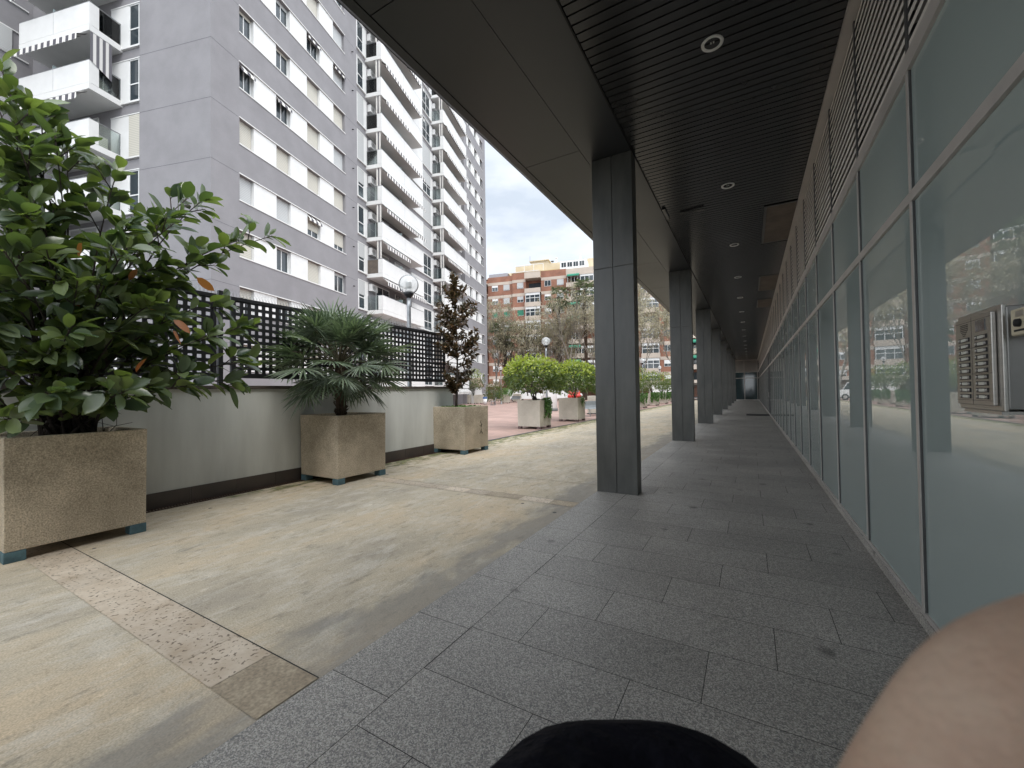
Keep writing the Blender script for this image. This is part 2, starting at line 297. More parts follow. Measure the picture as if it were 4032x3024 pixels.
# ------------------------------------------------------------------ mesh helpers
class MB:
    def __init__(s): s.v = []; s.f = []; s.mi = []; s.cur = 0
    def face(s, pts):
        i = len(s.v); s.v += [tuple(p) for p in pts]; s.f.append(tuple(range(i, i+len(pts)))); s.mi.append(s.cur)
    def box(s, x0, x1, y0, y1, z0, z1, rot=None, org=(0, 0, 0)):
        i = len(s.v)
        P = [(x0, y0, z0), (x1, y0, z0), (x1, y1, z0), (x0, y1, z0), (x0, y0, z1), (x1, y0, z1), (x1, y1, z1), (x0, y1, z1)]
        if rot is not None: P = [tuple(rot @ Vector(p) + Vector(org)) for p in P]
        s.v += P
        for f in ((3, 2, 1, 0), (4, 5, 6, 7), (0, 1, 5, 4), (1, 2, 6, 5), (2, 3, 7, 6), (3, 0, 4, 7)):
            s.f.append(tuple(i+k for k in f)); s.mi.append(s.cur)
        return s
    def tube(s, pts, rad, n=8, caps=True):
        pts = [Vector(p) for p in pts]; m = len(pts)
        if not isinstance(rad, (list, tuple)): rad = [rad]*m
        i0 = len(s.v); up = None
        for k in range(m):
            d = (pts[min(k+1, m-1)]-pts[max(k-1, 0)])
            if d.length < 1e-9: d = Vector((0, 0, 1))
            d.normalize()
            if up is None: up = d.orthogonal().normalized()
            up = (up-d*up.dot(d))
            up = up.normalized() if up.length > 1e-6 else d.orthogonal().normalized()
            sd_ = d.cross(up)
            for j in range(n):
                a = 2*math.pi*j/n
                s.v.append(tuple(pts[k]+(up*math.cos(a)+sd_*math.sin(a))*rad[k]))
        for k in range(m-1):
            for j in range(n):
                a = i0+k*n+j; b = i0+k*n+(j+1) % n
                s.f.append((a, b, b+n, a+n)); s.mi.append(s.cur)
        if caps:
            s.f.append(tuple(i0+j for j in reversed(range(n)))); s.mi.append(s.cur)
            s.f.append(tuple(i0+(m-1)*n+j for j in range(n))); s.mi.append(s.cur)
        return s
    def lathe(s, prof, c=(0, 0, 0), n=24):
        i0 = len(s.v); m = len(prof)
        for r, z in prof:
            for j in range(n):
                a = 2*math.pi*j/n; s.v.append((c[0]+r*math.cos(a), c[1]+r*math.sin(a), c[2]+z))
        for k in range(m-1):
            for j in range(n):
                a = i0+k*n+j; b = i0+k*n+(j+1) % n
                s.f.append((a, b, b+n, a+n)); s.mi.append(s.cur)
        return s
    def build(s, name, mats, parent=None, smooth=False, loc=None, bevel=0):
        me = bpy.data.meshes.new(name); me.from_pydata(s.v, [], s.f)
        if not isinstance(mats, (list, tuple)): mats = [mats]
        for m in mats: me.materials.append(m)
        if len(mats) > 1: me.polygons.foreach_set('material_index', s.mi)
        if smooth: me.polygons.foreach_set('use_smooth', [True]*len(me.polygons))
        me.update()
        o = bpy.data.objects.new(name, me); COL.objects.link(o)
        if parent: o.parent = parent
        if loc: o.location = loc
        if bevel:
            b = o.modifiers.new('bevel', 'BEVEL'); b.width = bevel; b.segments = 2; b.limit_method = 'ANGLE'
        return o
def tag(o, label=None, cat=None, group=None, kind=None):
    if label: o['label'] = label
    if cat: o['category'] = cat
    if group: o['group'] = group
    if kind: o['kind'] = kind
    return o
def empty(name, loc=(0, 0, 0), rz=0, parent=None):
    o = bpy.data.objects.new(name, None); COL.objects.link(o); o.location = loc; o.rotation_euler = (0, 0, rz); o.empty_display_size = .2
    if parent: o.parent = parent
    return o
def copy_tree(o, parent=None, loc=None, rz=None):
    c = o.copy(); COL.objects.link(c); c.parent = parent
    if loc is not None: c.location = loc
    if rz is not None: c.rotation_euler = (0, 0, rz)
    for ch in list(o.children): copy_tree(ch, c)
    return c
def boxes(name, m, lst, parent):
    for a in lst: MB().box(*a).build(name, m, parent)
def box(name, m, a, parent=None, bevel=0): return MB().box(*a).build(name, m, parent, bevel=bevel)

# ------------------------------------------------------------------ ground
def sheet(x0, x1, y0, y1, z): 
    b = MB(); b.face([(x0, y0, z), (x1, y0, z), (x1, y1, z), (x0, y1, z)]); return b
tag(sheet(-400, 400, -300, 500, -.06).build('ground', m_asph), kind='structure')
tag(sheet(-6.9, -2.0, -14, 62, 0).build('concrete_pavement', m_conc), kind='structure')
tag(sheet(-62, -7.0, 8.8, 70, -.002).build('plaza_paving', m_plaza), kind='structure')
tag(MB().box(-7.04, -6.93, 8.8, 62, -.05, .006).build('paving_border', m_kerb), kind='structure')
g = sheet(-2.0, .95, -14, 58, -.004); g.build('granite_bed', m_joint); tag(bpy.data.objects['granite_bed'], kind='structure')
g = MB(); gp = .002
def slab(x0, x1, y0, y1):
    g.face([(x0+gp, y0+gp, .001), (x1-gp, y0+gp, .001), (x1-gp, y1-gp, .001), (x0+gp, y1-gp, .001)])
y = -13.27
while y < 58: slab(-2.0, -1.573, y, y+.67); y += .67
i = 0; y = 2.61-.444*36
while y < 57.9:
    off = -.905 + ((i-36) % 3)*.335
    x = off-2
    while x < .95:
        a, b_ = max(x, -1.573), min(x+1.0, .95)
        if b_-a > .05: slab(a, b_, y, y+.444)
        x += 1.0
    y += .444; i += 1
tag(g.build('granite_paving', m_gran), kind='structure')
# travertine strips across the concrete, with the saw cuts beside them
g = MB(); j = MB()
g2 = MB()
def tstrip(y0, y1, x0=-5.8, x1=-2.004):
    x = x1; g0 = g; cnt_ = 0
    while x > x0:
        wd = random.uniform(.33, .62); a = max(x-wd, x0)
        cnt_ += 1; gx = g2 if (cnt_ == 1 or (cnt_ == 3 and y0 > 2)) else g
        gx.face([(a+.002, y0, .004), (x-.002, y0, .004), (x-.002, y1, .004), (a+.002, y1, .004)]); x = a
    j.face([(x0, y1, .005), (x1, y1, .005), (x1, y1+.007, .005), (x0, y1+.007, .005)])
tstrip(1.07, 1.385, -6.3); tstrip(5.0, 5.22); tstrip(-3.1, -2.78)
for yy in (6.32, 9.9, 13.7, 17.5, 21.4, 25.3, 29.2, 33.1, 37, 41, 45, 49): j.face([(-6.9, yy-.1, .005), (-2.004, yy, .005), (-2.004, yy+.008, .005), (-6.9, yy-.092, .005)])
tag(g.build('travertine_strip', m_trav), kind='structure'); tag(g2.build('worn_travertine', M('worn_travertine', (.42, .345, .245), (.29, .23, .16), 5, .7, detail=9, fine=.25, fscale=60)), kind='structure'); tag(j.build('paving_joint', m_joint), kind='structure')

# ------------------------------------------------------------------ garden wall with fence
gw = empty('garden_wall', (-6.9, 3, 0)); tag(gw, 'low grey rendered wall with dark tiled foot behind the planters', 'wall')
box('wall_body', m_wall, (-.22, 0, -14, 5.79, -1, 1.595), gw)
box('coping', m_cap, (-.26, .035, -14, 5.82, 1.595, 1.65), gw, .004)
b = MB(); y = -14
while y < 5.75:
    b.box(.0, .012, y+.003, min(y+.6, 5.79)-.003, 0, .213); y += .6
b.build('tiled_foot', m_tile, gw)
b = MB()
y = -9.0
b.box(.02, .035, -9, 5.7, .002, .012); b.box(.135, .15, -9, 5.7, .002, .012)
while y < 5.7: b.box(.03, .14, y, y+.012, .0035, .010); y += .034
dg = b.build('drain_grate', m_grate); dg.location = (-6.9, 3, 0); tag(dg, 'rusty iron drain grating running along the foot of the grey wall', 'drain')

def fence_panel(L, nx, nz=11):
    b = MB(); H = 1.27; fr = .05
    b.box(0, L, -.02, .02, 0, fr); b.box(0, L, -.02, .02, H-fr, H); b.box(0, fr, -.021, .021, fr, H-fr); b.box(L-fr, L, -.021, .021, fr, H-fr)
    px = (L-2*fr)/nx; bw = px*.49
    for k in range(nx+1): 
        x = fr+k*px; b.box(max(x-bw/2, fr), min(x+bw/2, L-fr), -.006, .006, fr, H-fr)
    pz = (H-2*fr)/nz; bz = pz*.49
    for k in range(nz+1):
        z = fr+k*pz; b.box(fr, L-fr, -.0075, .0075, max(z-bz/2, fr), min(z+bz/2, H-fr))
    return b
def make_fence(name, x, y0, panels, L, label, z=1.77, spikes=True):
    f = empty(name, (x, y0, z), R_(90)); tag(f, label, 'fence')
    p0 = None
    for k in range(panels):
        xx = k*(L+.2)
        if p0 is None: p0 = fence_panel(L, int(L/.119)).build('panel', m_black, f); p = p0
        else: p = p0.copy(); COL.objects.link(p)
        p.location = (xx, 0, 0)
        for q in (xx-.145, ): 
            pm = MB(); pm.box(q-.03, q+.03, -.03, .03, -.12, 1.33); pm.build('post', m_post if k % 2 else m_black, f)
        for q_ in (.2, .9): MB().box(xx-.115, xx, -.012, .012, q_, q_+.04).build('bracket', m_black, f)
        if spikes:
            s_ = MB(); t = 0
            while t < L:
                for ang in (-.55, -.2, .2, .55): s_.tube([(xx+t, 0, 1.27), (xx+t+math.sin(ang)*.12, math.sin(ang*1.7)*.05, 1.27+math.cos(ang)*.115)], .0014, 3, False)
                t += .05
            s_.build('bird_spikes', m_post, f)
    return f
make_fence('perforated_fence', -6.98, 3.36-2*2.7, 4, 2.5, 'black steel fence of square-holed panels on top of the grey wall')
rw = empty('ramp_wall', (-11.5, 0, 0)); tag(rw, 'second low wall seen through the perforated fence across the ramp', 'wall')
box('wall_body', m_wall, (-.2, 0, -14, 4.0, -3, 1.15), rw); box('coping', m_cap, (-.24, .04, -14, 4.02, 1.15, 1.2), rw)
make_fence('ramp_fence', -11.6, -13.5, 6, 2.7, 'farther black perforated fence seen through the holes of the near one', 1.25, False)

# ------------------------------------------------------------------ planters
def planter(mat, blk, sx=1.0, sy=1.03, h=1.04, base=.1):
    p = empty('planter')
    b = MB(); t = .055; X, Y = sx/2, sy/2; z0 = base; z1 = base+h; zi = z1-.09
    o = [(-X, -Y), (X, -Y), (X, Y), (-X, Y)]; n_ = [(-X+t, -Y+t), (X-t, -Y+t), (X-t, Y-t), (-X+t, Y-t)]
    i0 = 0
    b.v = [(x*.985, y*.985, z0) for x, y in o]+[(x, y, z1) for x, y in o]+[(x, y, z1) for x, y in n_]+[(x, y, zi) for x, y in n_]
    b.f = [(3, 2, 1, 0)]+[(k, (k+1) % 4, 4+(k+1) % 4, 4+k) for k in range(4)]+[(4+k, 4+(k+1) % 4, 8+(k+1) % 4, 8+k) for k in range(4)]+[(8+k, 8+(k+1) % 4, 12+(k+1) % 4, 12+k) for k in range(4)]
    b.mi = [0]*len(b.f)
    b.build('tub', mat, p, bevel=.008)
    s_ = MB(); n = 8
    for a in range(n):
        for c in range(n):
            q = []
            for (da, dc) in ((0, 0), (1, 0), (1, 1), (0, 1)):
                x = -X+t+(2*X-2*t)*(a+da)/n; y_ = -Y+t+(2*Y-2*t)*(c+dc)/n
                q.append((x, y_, zi+.012*math.sin(7*x+3)*math.cos(9*y_)))
            s_.face(q)
    s_.build('soil', m_soil, p)
    for x, y_ in ((-1, -1), (1, -1), (1, 1), (-1, 1)):
        cx, cy = x*(X-.075), y_*(Y-.075)
        box('support_block', blk, (cx-.07, cx+.07, cy-.07, cy+.07, 0, base-.002), p, .004)
    return p
PLT = [(-6.355, 1.45), (-6.36, 4.94), (-6.43, 8.50), (-7.62, 15.0), (-7.68, 19.25), (-7.7, 27.2), (-7.75, 30.6), (-7.9, 34.7), (-7.9, 39.9), (-8.0, 45.4), (-8.3, 50.6)]
LBL = ['weathered brown concrete planter on blue blocks holding the big rubber plant', 'brown concrete planter on blue blocks holding the fan palm', 'concrete planter on blue blocks holding the thin magnolia at the wall end',
       'pale concrete planter with ivy over its right side, beside the red paving', 'pale concrete planter with rounded shrub, right of the two by the red paving', 'pale concrete planter behind the nearest column', 'pale concrete planter farther behind the nearest column',
       'ivy draped planter just right of the nearest column', 'ivy draped planter second from the nearest column in the gap', 'ivy draped planter third from the nearest column in the gap', 'farthest ivy draped planter of the row beside the second column']
pa = planter(m_planter, m_block); pb = planter(m_planter2, m_brickblk)
for k, (x, y_) in enumerate(PLT):
    src = pa if k < 3 else pb
    o = src if k in (0, 3) else copy_tree(src)
    o.location = (x, y_, 0); tag(o, LBL[k], 'planter', 'concrete planters')
for k, (x, y_, lb) in enumerate(((-31.9, 43.4, 'far pale planter holding the light green tree by the grey block'), (-29.8, 43.2, 'far pale planter beside the blue bin'), (-27.2, 45.4, 'far planter with dark ivy right of the far lamp post'), (-28.6, 51.0, 'farthest planter left of the white van'))):
    tag(copy_tree(pb, None, (x, y_, 0), R_(15)), lb, 'planter', 'concrete planters')
mk = MB(); pf = bpy.data.objects
for pts in (((.18, .78), (.16, .72), (.20, .70)), ((.12, .66), (.18, .63), (.23, .67)), ((.2, .7), (.19, .6)), ((.2, .56), (.18, .52), (.12, .45)), ((.18, .52), (.25, .44))): mk.tube([(.498, y_, z_) for y_, z_ in pts], .006, 5)
mk.build('scratched_mark', m_joint, [o for o in bpy.data.objects if o.name.startswith('planter') and abs(o.location.x+6.43) < .01][0])

# ------------------------------------------------------------------ foliage
def leaf(b, base, d, nrm, L, W, droop=.25, fold=.12, segs=4, tip=1.0):
    """elongated leaf of 2*segs quads; d direction, nrm approx normal"""
    d = d.normalized(); s = d.cross(nrm)
    if s.length < 1e-4: s = d.orthogonal()
    s.normalize(); n_ = s.cross(d)
    i0 = len(b.v)
    for k in range(segs+1):
        t = k/segs; w_ = W*.5*(math.sin(math.pi*min(1, t*.93+.03))**.6 if k not in (0, segs) else .06)
        c = base+d*(L*t)-Vector((0, 0, 1))*(droop*L*t*t)
        b.v += [tuple(c+s*w_+n_*fold*w_*2), tuple(c), tuple(c-s*w_+n_*fold*w_*2)]
    for k in range(segs):
        a = i0+3*k
        b.f += [(a, a+1, a+4, a+3), (a+1, a+2, a+5, a+4)]; b.mi += [b.cur]*2
def rv(): 
    while True:
        v = Vector((random.uniform(-1, 1), random.uniform(-1, 1), random.uniform(-1, 1)))
        if .05 < v.length < 1: return v.normalized()
def bez(a, b_, c, n):
    return [a*(1-t)**2+b_*2*t*(1-t)+c*t*t for t in [k/n for k in range(n+1)]]

# --- rubber plant
rp = empty('rubber_plant', (-6.355, 1.45, 1.05)); tag(rp, 'big rubber plant with glossy oval leaves spilling over its planter', 'plant')
O = Vector((-6.355, 1.45, 1.05))
tips = [(-6.2, .95, 4.72), (-5.9, 1.25, 4.12), (-6.3, 1.43, 4.15), (-6.0, 1.75, 4.0), (-6.1, 2.62, 4.05), (-5.7, 2.2, 3.55), (-6.0, 3.45, 3.82), (-5.9, 2.75, 2.75), (-5.8, 2.62, 2.25), (-5.9, 3.05, 1.95),
        (-5.7, 2.3, 1.62), (-5.35, 1.62, 1.55), (-5.4, 1.1, 1.55), (-5.6, .9, 1.32), (-5.3, 1.22, 2.1), (-5.4, .85, 2.75), (-5.4, 1.3, 2.62), (-5.4, 1.65, 3.0), (-5.6, 1.9, 2.5), (-5.6, .82, 3.4),
        (-5.4, 1.02, 3.2), (-5.7, 1.75, 3.35), (-6.3, 2.3, 2.9), (-6.6, 1.4, 3.0), (-6.5, .9, 2.4), (-6.4, 2.0, 2.1), (-5.9, 1.5, 1.35), (-6.5, 1.2, 3.6), (-6.3, 2.2, 3.7), (-5.6, .8, 1.8),
        (-6.5, 2.5, 2.45), (-6.2, .2, 3.4), (-6.2, -.2, 2.4), (-5.9, .1, 1.6), (-6.6, .1, 2.9), (-6.0, .5, 4.1), (-6.8, .6, 3.7), (-6.7, 1.9, 3.3), (-6.0, 2.15, 3.1), (-5.8, 1.55, 2.2), (-6.0, .55, 2.1), (-5.75, 1.1, 1.9), (-6.1, 2.6, 3.3),
        (-5.9, .75, 3.7), (-5.8, 1.0, 3.85), (-6.0, 3.0, 3.62), (-5.95, 3.05, 2.4), (-5.9, 2.9, 1.72), (-6.0, 2.4, 3.95), (-6.1, 1.2, 4.4), (-6.2, 1.0, 4.5), (-6.0, .9, 4.25), (-6.1, 1.05, 4.0), (-6.0, .6, 3.0), (-5.7, .7, 2.3)]
tr = MB(); lf = MB(); lo = MB()
def ficleaf(base, tw, outw, mb=None, sc=1.0):
    side = rv(); side = (side-tw*side.dot(tw)).normalized()
    d = (tw*random.uniform(.35, 1.0)+side*random.uniform(.7, 1.1)+outw*.25).normalized()
    nrm = (Vector((0, 0, 1))*.55+tw*.5+rv()*.55+outw*.25).normalized()
    Ls = random.uniform(.17, .28)*sc
    pet = base+d*.035*sc
    if (pet+d*Ls).z < .26 and random.random() < .88: return
    (tr).tube([base, pet], .0028, 3, False)
    leaf(mb or lf, pet, d, nrm, Ls, Ls*random.uniform(.44, .53), random.uniform(.0, .4), random.uniform(.06, .22), 5)
for t in tips:
    t = Vector(t)-O; base = Vector((random.uniform(-.18, .18), random.uniform(-.2, .2), 0))
    h_ = t.z
    mid = Vector((base.x*.6+t.x*.22, base.y*.6+t.y*.22, max(.25, h_*.62+.12)))
    pts = bez(base, mid, t, 10); ln = (t-base).length
    tr.tube(pts, [max(.006, .02*(1-k/11)) for k in range(11)], 6)
    for k in range(4, 11):
        d = (pts[k]-pts[k-1]).normalized(); q0 = (pts[k]-pts[k-1])
        for rep in range(2): ficleaf(pts[k-1]+q0*random.random(), d, (pts[k]-Vector((0, 0, .8))).normalized())
        if k in (5, 7, 9) or (k == 8 and random.random() < .5):
            sd_ = rv(); sd_ = (sd_-d*sd_.dot(d)).normalized(); tw = (d*.8+sd_*.8+Vector((0, 0, .15))).normalized(); l2 = random.uniform(.2, .4)*(.8 if h_ > 2 else .6)
            e2 = pts[k]+tw*l2; tr.tube([pts[k], pts[k]+tw*l2*.5, e2], [.007, .006, .005], 5)
            for q in range(6): ficleaf(pts[k]+tw*l2*random.uniform(.3, 1), tw, tw)
            ficleaf(e2, tw, tw)
    d = (pts[-1]-pts[-2]).normalized()
    for q in range(6): ficleaf(pts[-1]-d*.03*q, d, d)
for k in range(9): 
    c = Vector((random.uniform(.3, .8), random.uniform(-.4, .9), random.uniform(.6, 2.2))); ficleaf(c, Vector((0, 0, -1)), Vector((1, 0, 0)), lo, .8)
for k in range(14):
    a = Vector((random.uniform(.0, .35), random.uniform(-.3, .3), 0)); tr.tube([a, a+rv()*.1+Vector((.05, 0, .12)), a+rv()*.2+Vector((.1, .05, .28))], [.006, .004, .003], 4)
tr.build('stem', m_barkd, rp, True); lf.build('foliage', m_fic, rp, True); lo.build('withered_leaves', m_ficy, rp, True)

# --- fan palm
fp = empty('fan_palm', (-6.36, 4.94, 1.05)); tag(fp, 'bushy fan palm with a short hairy trunk in the middle planter', 'palm')
b = MB(); n = 14; prof = []
i0 = 0; b.tube([(0, -.05, 0), (.0, -.06, .3), (0, -.08, .6), (0, -.1, .92)], [.085, .09, .10, .07], 14)
for k in range(150):
    a = random.uniform(0, 6.283); z = random.uniform(.02, .92); r = .092; c = Vector((r*math.cos(a), -.05-.055*z+r*math.sin(a), z)); dr = Vector((math.cos(a), math.sin(a), .9)).normalized()
    b.tube([c, c+dr*.045], [.014, .006], 4)
b.build('trunk', m_palmtrunk, fp)
hub = Vector((0, -.1, .98)); fr = MB(); pt = MB(); fr.cur = 0
for k in range(72):
    el_ = random.choice([random.uniform(-.45, .2), random.uniform(.0, .9), random.uniform(.6, 1.35)]) if k > 7 else random.uniform(-.75, -.2)
    az = k*2.39996+random.uniform(-.2, .2)
    d = Vector((math.cos(az)*math.cos(el_), math.sin(az)*math.cos(el_), math.sin(el_)))
    pl = random.uniform(.55, .95)*(1.0 if el_ > -.3 else .8)
    e_ = hub+d*pl-Vector((0, 0, .1*pl))
    pt.tube([hub+d*.03, hub+d*pl*.5+Vector((0, 0, .03)), e_], [.011, .008, .006], 4, False)
    d2 = (e_-(hub+d*pl*.5)).normalized(); s_ = d2.cross(Vector((0, 0, 1)))
    if s_.length < .1: s_ = Vector((1, 0, 0))
    s_.normalize(); n_ = s_.cross(d2); nb = 26; bl0 = random.uniform(.46, .64)
    tw = random.uniform(-.6, .6); s2 = s_*math.cos(tw)+n_*math.sin(tw); n2 = n_*math.cos(tw)-s_*math.sin(tw)
    for j_ in range(nb):
        a = (j_/(nb-1)-.5)*2*R_(118); bd = (d2*math.cos(a)+s2*math.sin(a)+n2*random.uniform(-.10, .10)).normalized()
        bl = bl0*(1-.28*abs(a)/2.05)*random.uniform(.9, 1.05); dr = random.uniform(.02, .22)
        leaf(fr, e_, bd, n2, bl, .030, dr, .35, 4)
pt.build('leaf_stalks', m_stem, fp, True); fr.build('fronds', m_fan, fp)

# --- magnolia
mg = empty('magnolia_tree', (-6.43, 8.5, 1.05)); tag(mg, 'slender young magnolia with brown-green leaves in the planter at the wall end', 'tree')
tr = MB(); lf = MB()
trunk = bez(Vector((0, -.2, 0)), Vector((.05, -.05, 1.6)), Vector((0, -.33, 3.4)), 12)
tr.tube(trunk, [.032*(1-k/14) for k in range(13)], 7)
def magclus(c, d, n=7):
    for q in range(n):
        sd_ = rv(); dd = (d*.5+sd_*.8+Vector((0, 0, .25))).normalized(); leaf(lf, c-d*random.uniform(0, .12), dd, (Vector((0, 0, 1))+rv()*.7).normalized(), random.uniform(.10, .17), random.uniform(.045, .065), random.uniform(0, .3), .15, 3)
prof = [(.55, .32), (.9, .52), (1.3, .66), (1.7, .60), (2.1, .62), (2.5, .62), (2.9, .30), (3.2, .17), (3.4, .08)]
for k in range(60):
    z = random.uniform(.4, 3.2); 
    for (z0, r0), (z1, r1) in zip(prof, prof[1:]):
        if z0 <= z <= z1: rr = r0+(r1-r0)*(z-z0)/(z1-z0)
    if z < .55: rr = .3
    t = z/3.4; st = trunk[int(t*.92*12)]
    az = random.uniform(0, 6.283); e_ = Vector((st.x*.5+math.cos(az)*rr*.8, st.y+.05+math.sin(az)*rr, z+.22))
    s0 = Vector((st.x, st.y, z-.08 if z > .5 else .4))
    pts = bez(s0, (s0+e_)/2-Vector((0, 0, .08)), e_, 5); tr.tube(pts, [.012, .010, .008, .007, .005, .004], 5)
    for q in (2, 3, 4, 5): magclus(pts[q], (pts[q]-pts[q-1]).normalized(), 9 if q < 5 else 12)
for q in range(5, 13): magclus(trunk[q], Vector((0, 0, 1)), 6)
tr.build('trunk', m_barkd, mg, True); lf.build('crown', m_mag, mg, True)
def groundcover(x, y, z, rx, ry, n, m, label, sz=.035):
    b = MB()
    for k in range(n):
        c = Vector((random.uniform(-rx, rx), random.uniform(-ry, ry), random.uniform(-.01, .05)))
        leaf(b, c, (rv()+Vector((0, 0, .6))).normalized(), Vector((0, 0, 1)), sz*random.uniform(.7, 1.3), sz, .2, .1, 2)
    o = b.build('clover', m, None, True); o.location = (x, y, z); tag(o, label, 'ground cover', kind='stuff')
groundcover(-6.43, 8.5, 1.09, .42, .44, 900, m_ivy, 'bright green clover covering the soil under the magnolia', .045)

# --- shrubs
def shrub_meshes(rx, ry, rz, nleaf, lsz, seed, mats=(m_bush, m_new), newfrac=.35, stems=9, cz=None):
    random.seed(seed); cz = cz or rz*1.05
    lumps = [(rv(), random.uniform(.0, .5)) for _ in range(26)]
    A, B_, T = MB(), MB(), MB()
    def rad(d):
        r = .80
        for v, a in lumps: r += a*max(0, d.dot(v)-.72)*1.6
        return r
    tips_ = []
    for k in range(stems):
        d = rv(); d.z = abs(d.z)*.8+.15; d.normalize(); r = rad(d)*.8
        e_ = Vector((d.x*rx*r, d.y*ry*r, cz+d.z*rz*r-rz*.2)); b0 = Vector((random.uniform(-.08, .08), random.uniform(-.08, .08), 0))
        pts = bez(b0, Vector((e_.x*.35, e_.y*.35, e_.z*.55)), e_, 6); T.tube(pts, [.022, .018, .015, .012, .009, .007, .004], 5)
    for k in range(nleaf):
        d = rv(); 
        if d.z < -.75: continue
        r = rad(d)*(1-random.random()**2.6*.55)*random.uniform(.93, 1.07)
        c = Vector((d.x*rx*r, d.y*ry*r, cz+d.z*rz*r))
        top = d.z > .12 and r > .8
        mb = B_ if (top and random.random() < newfrac*(1+d.z)) else A
        leaf(mb, c, (d*.7+rv()*.9+Vector((0, 0, .3))).normalized(), (d+rv()*.8).normalized(), lsz*random.uniform(.7, 1.3), lsz*.5, random.uniform(0, .3), .15, 2)
    return A, B_, T
def shrub(name, x, y, z, args, label, group=None, bark=m_barkd):
    A, B_, T = shrub_meshes(*args[0:6], **(args[6] if len(args) > 6 else {}))
    mats = (args[6] or {}).get('mats', (m_bush, m_new)) if len(args) > 6 else (m_bush, m_new)
    e = empty(name, (x, y, z)); tag(e, label, 'shrub', group)
    A.build('foliage', mats[0], e, True)
    if B_.v: B_.build('young_leaves', mats[1], e, True)
    T.build('stems', bark, e, True)
    return e
shrub('round_shrub', -7.62, 15.1, 1.05, (1.2, 1.25, .72, 4200, .145, 11, dict(newfrac=.5, cz=1.02)), 'round shrub with yellow-green young leaves in the left pale planter', 'shrubs in planters')
shrub('round_shrub', -7.68, 19.6, 1.05, (1.3, 1.75, .84, 4600, .15, 12, dict(newfrac=.5, cz=1.02)), 'wide shrub with yellow-green top in the right pale planter, touching the nearest column', 'shrubs in planters')
lab = ['shrub behind the nearest column', 'shrub farther behind the nearest column', 'loose green shrub just right of the nearest column', 'second loose shrub right of the nearest column', 'thin upright shrub near the far globe lamp', 'small shrub beside the second column, farthest of its row']
sp_ = [(-7.7, 27.2, 1.0, .95), (-7.75, 30.6, 1.0, .95), (-7.9, 34.7, 1.0, 1.1), (-7.9, 39.9, 1.0, 1.1), (-8.0, 45.4, .9, 1.1), (-8.3, 50.6, .8, .8)]
for k, (x, y_, r, hh) in enumerate(sp_):
    shrub('round_shrub', x, y_, 1.05, (r, r*1.1, hh, 1600, .12, 20+k, dict(newfrac=.25, cz=hh*1.05, stems=6)), lab[k], 'shrubs in planters')
shrub('round_shrub', -26.4, 41.6, .0, (1.15, 1.15, 1.25, 2600, .13, 31, dict(newfrac=.3, mats=(m_bush, m_red), cz=1.35)), 'large round bush with reddish top left of the far lamp post')
shrub('photinia_shrub', -27.6, 47.6, .9, (1.6, 1.5, 1.15, 2600, .13, 32, dict(mats=(m_red, m_red), cz=1.5)), 'brown-red shrub behind the far ivy planter')
shrub('photinia_shrub', -25.6, 48.5, .9, (1.0, 1.0, .9, 1500, .13, 35, dict(mats=(m_red, m_red), cz=1.3)), 'smaller dark red shrub left of the white van')
shrub('light_shrub', -30.9, 43.6, 1.0, (1.25, 1.2, 1.6, 2200, .14, 33, dict(newfrac=.5, cz=1.9)), 'pale green open shrub beside the far corner of the grey block')
shrub('ivy_mound', -27.0, 45.2, .7, (.9, .9, .55, 1500, .12, 34, dict(mats=(m_ivy, m_ivy), cz=.6, stems=3)), 'dark ivy mound filling a far planter right of the lamp post')
random.seed(5)
def ivy(x, y, z, side, width, drop, n, label, sz=.06):
    """strands hanging over the +x face of a planter (local)"""
    b = MB(); s_ = MB()
    for k in range(n):
        yy = random.uniform(-width/2, width/2); dp = drop*random.uniform(.35, 1)*(1-.5*abs(yy)/width)
        pts = [Vector((-.12, yy, .02)), Vector((.0, yy, .07)), Vector((.05, yy, -.03))]
        zz = -.03
        while zz > -dp: 
            zz -= .06; pts.append(Vector((.04+random.uniform(0, .04), pts[-1].y+random.uniform(-.03, .03), zz)))
        s_.tube(pts, .003, 3, False)
        for p in pts:
            for q in range(4): leaf(b, p+rv()*.025, (rv()+Vector((.5, 0, -.2))).normalized(), Vector((1, 0, .3)), sz*random.uniform(.7, 1.2), sz*.85, .1, .1, 2)
    e = empty('trailing_ivy', (x, y, z), side); tag(e, label, 'ivy', 'ivy hanging over planters')
    s_.build('vines', m_stem, e); b.build('leaves', m_ivy, e, True)
ivy(-7.12, 15.15, 1.13, 0, .62, .85, 22, 'bright green ivy trailing down the right side of the left pale planter')
ivy(-7.18, 19.25, 1.13, 0, .4, .35, 7, 'short ivy tuft over the right pale planter')
for (x, y_), nm in zip(PLT[7:], ('just right of the nearest column', 'second along from the nearest column', 'third along from the nearest column', 'farthest along beside the second column')):
    ivy(x+.35, y_-.52, 1.13, R_(-90), .8, .85, 14, 'ivy hanging over the far planter '+nm, .1)
    
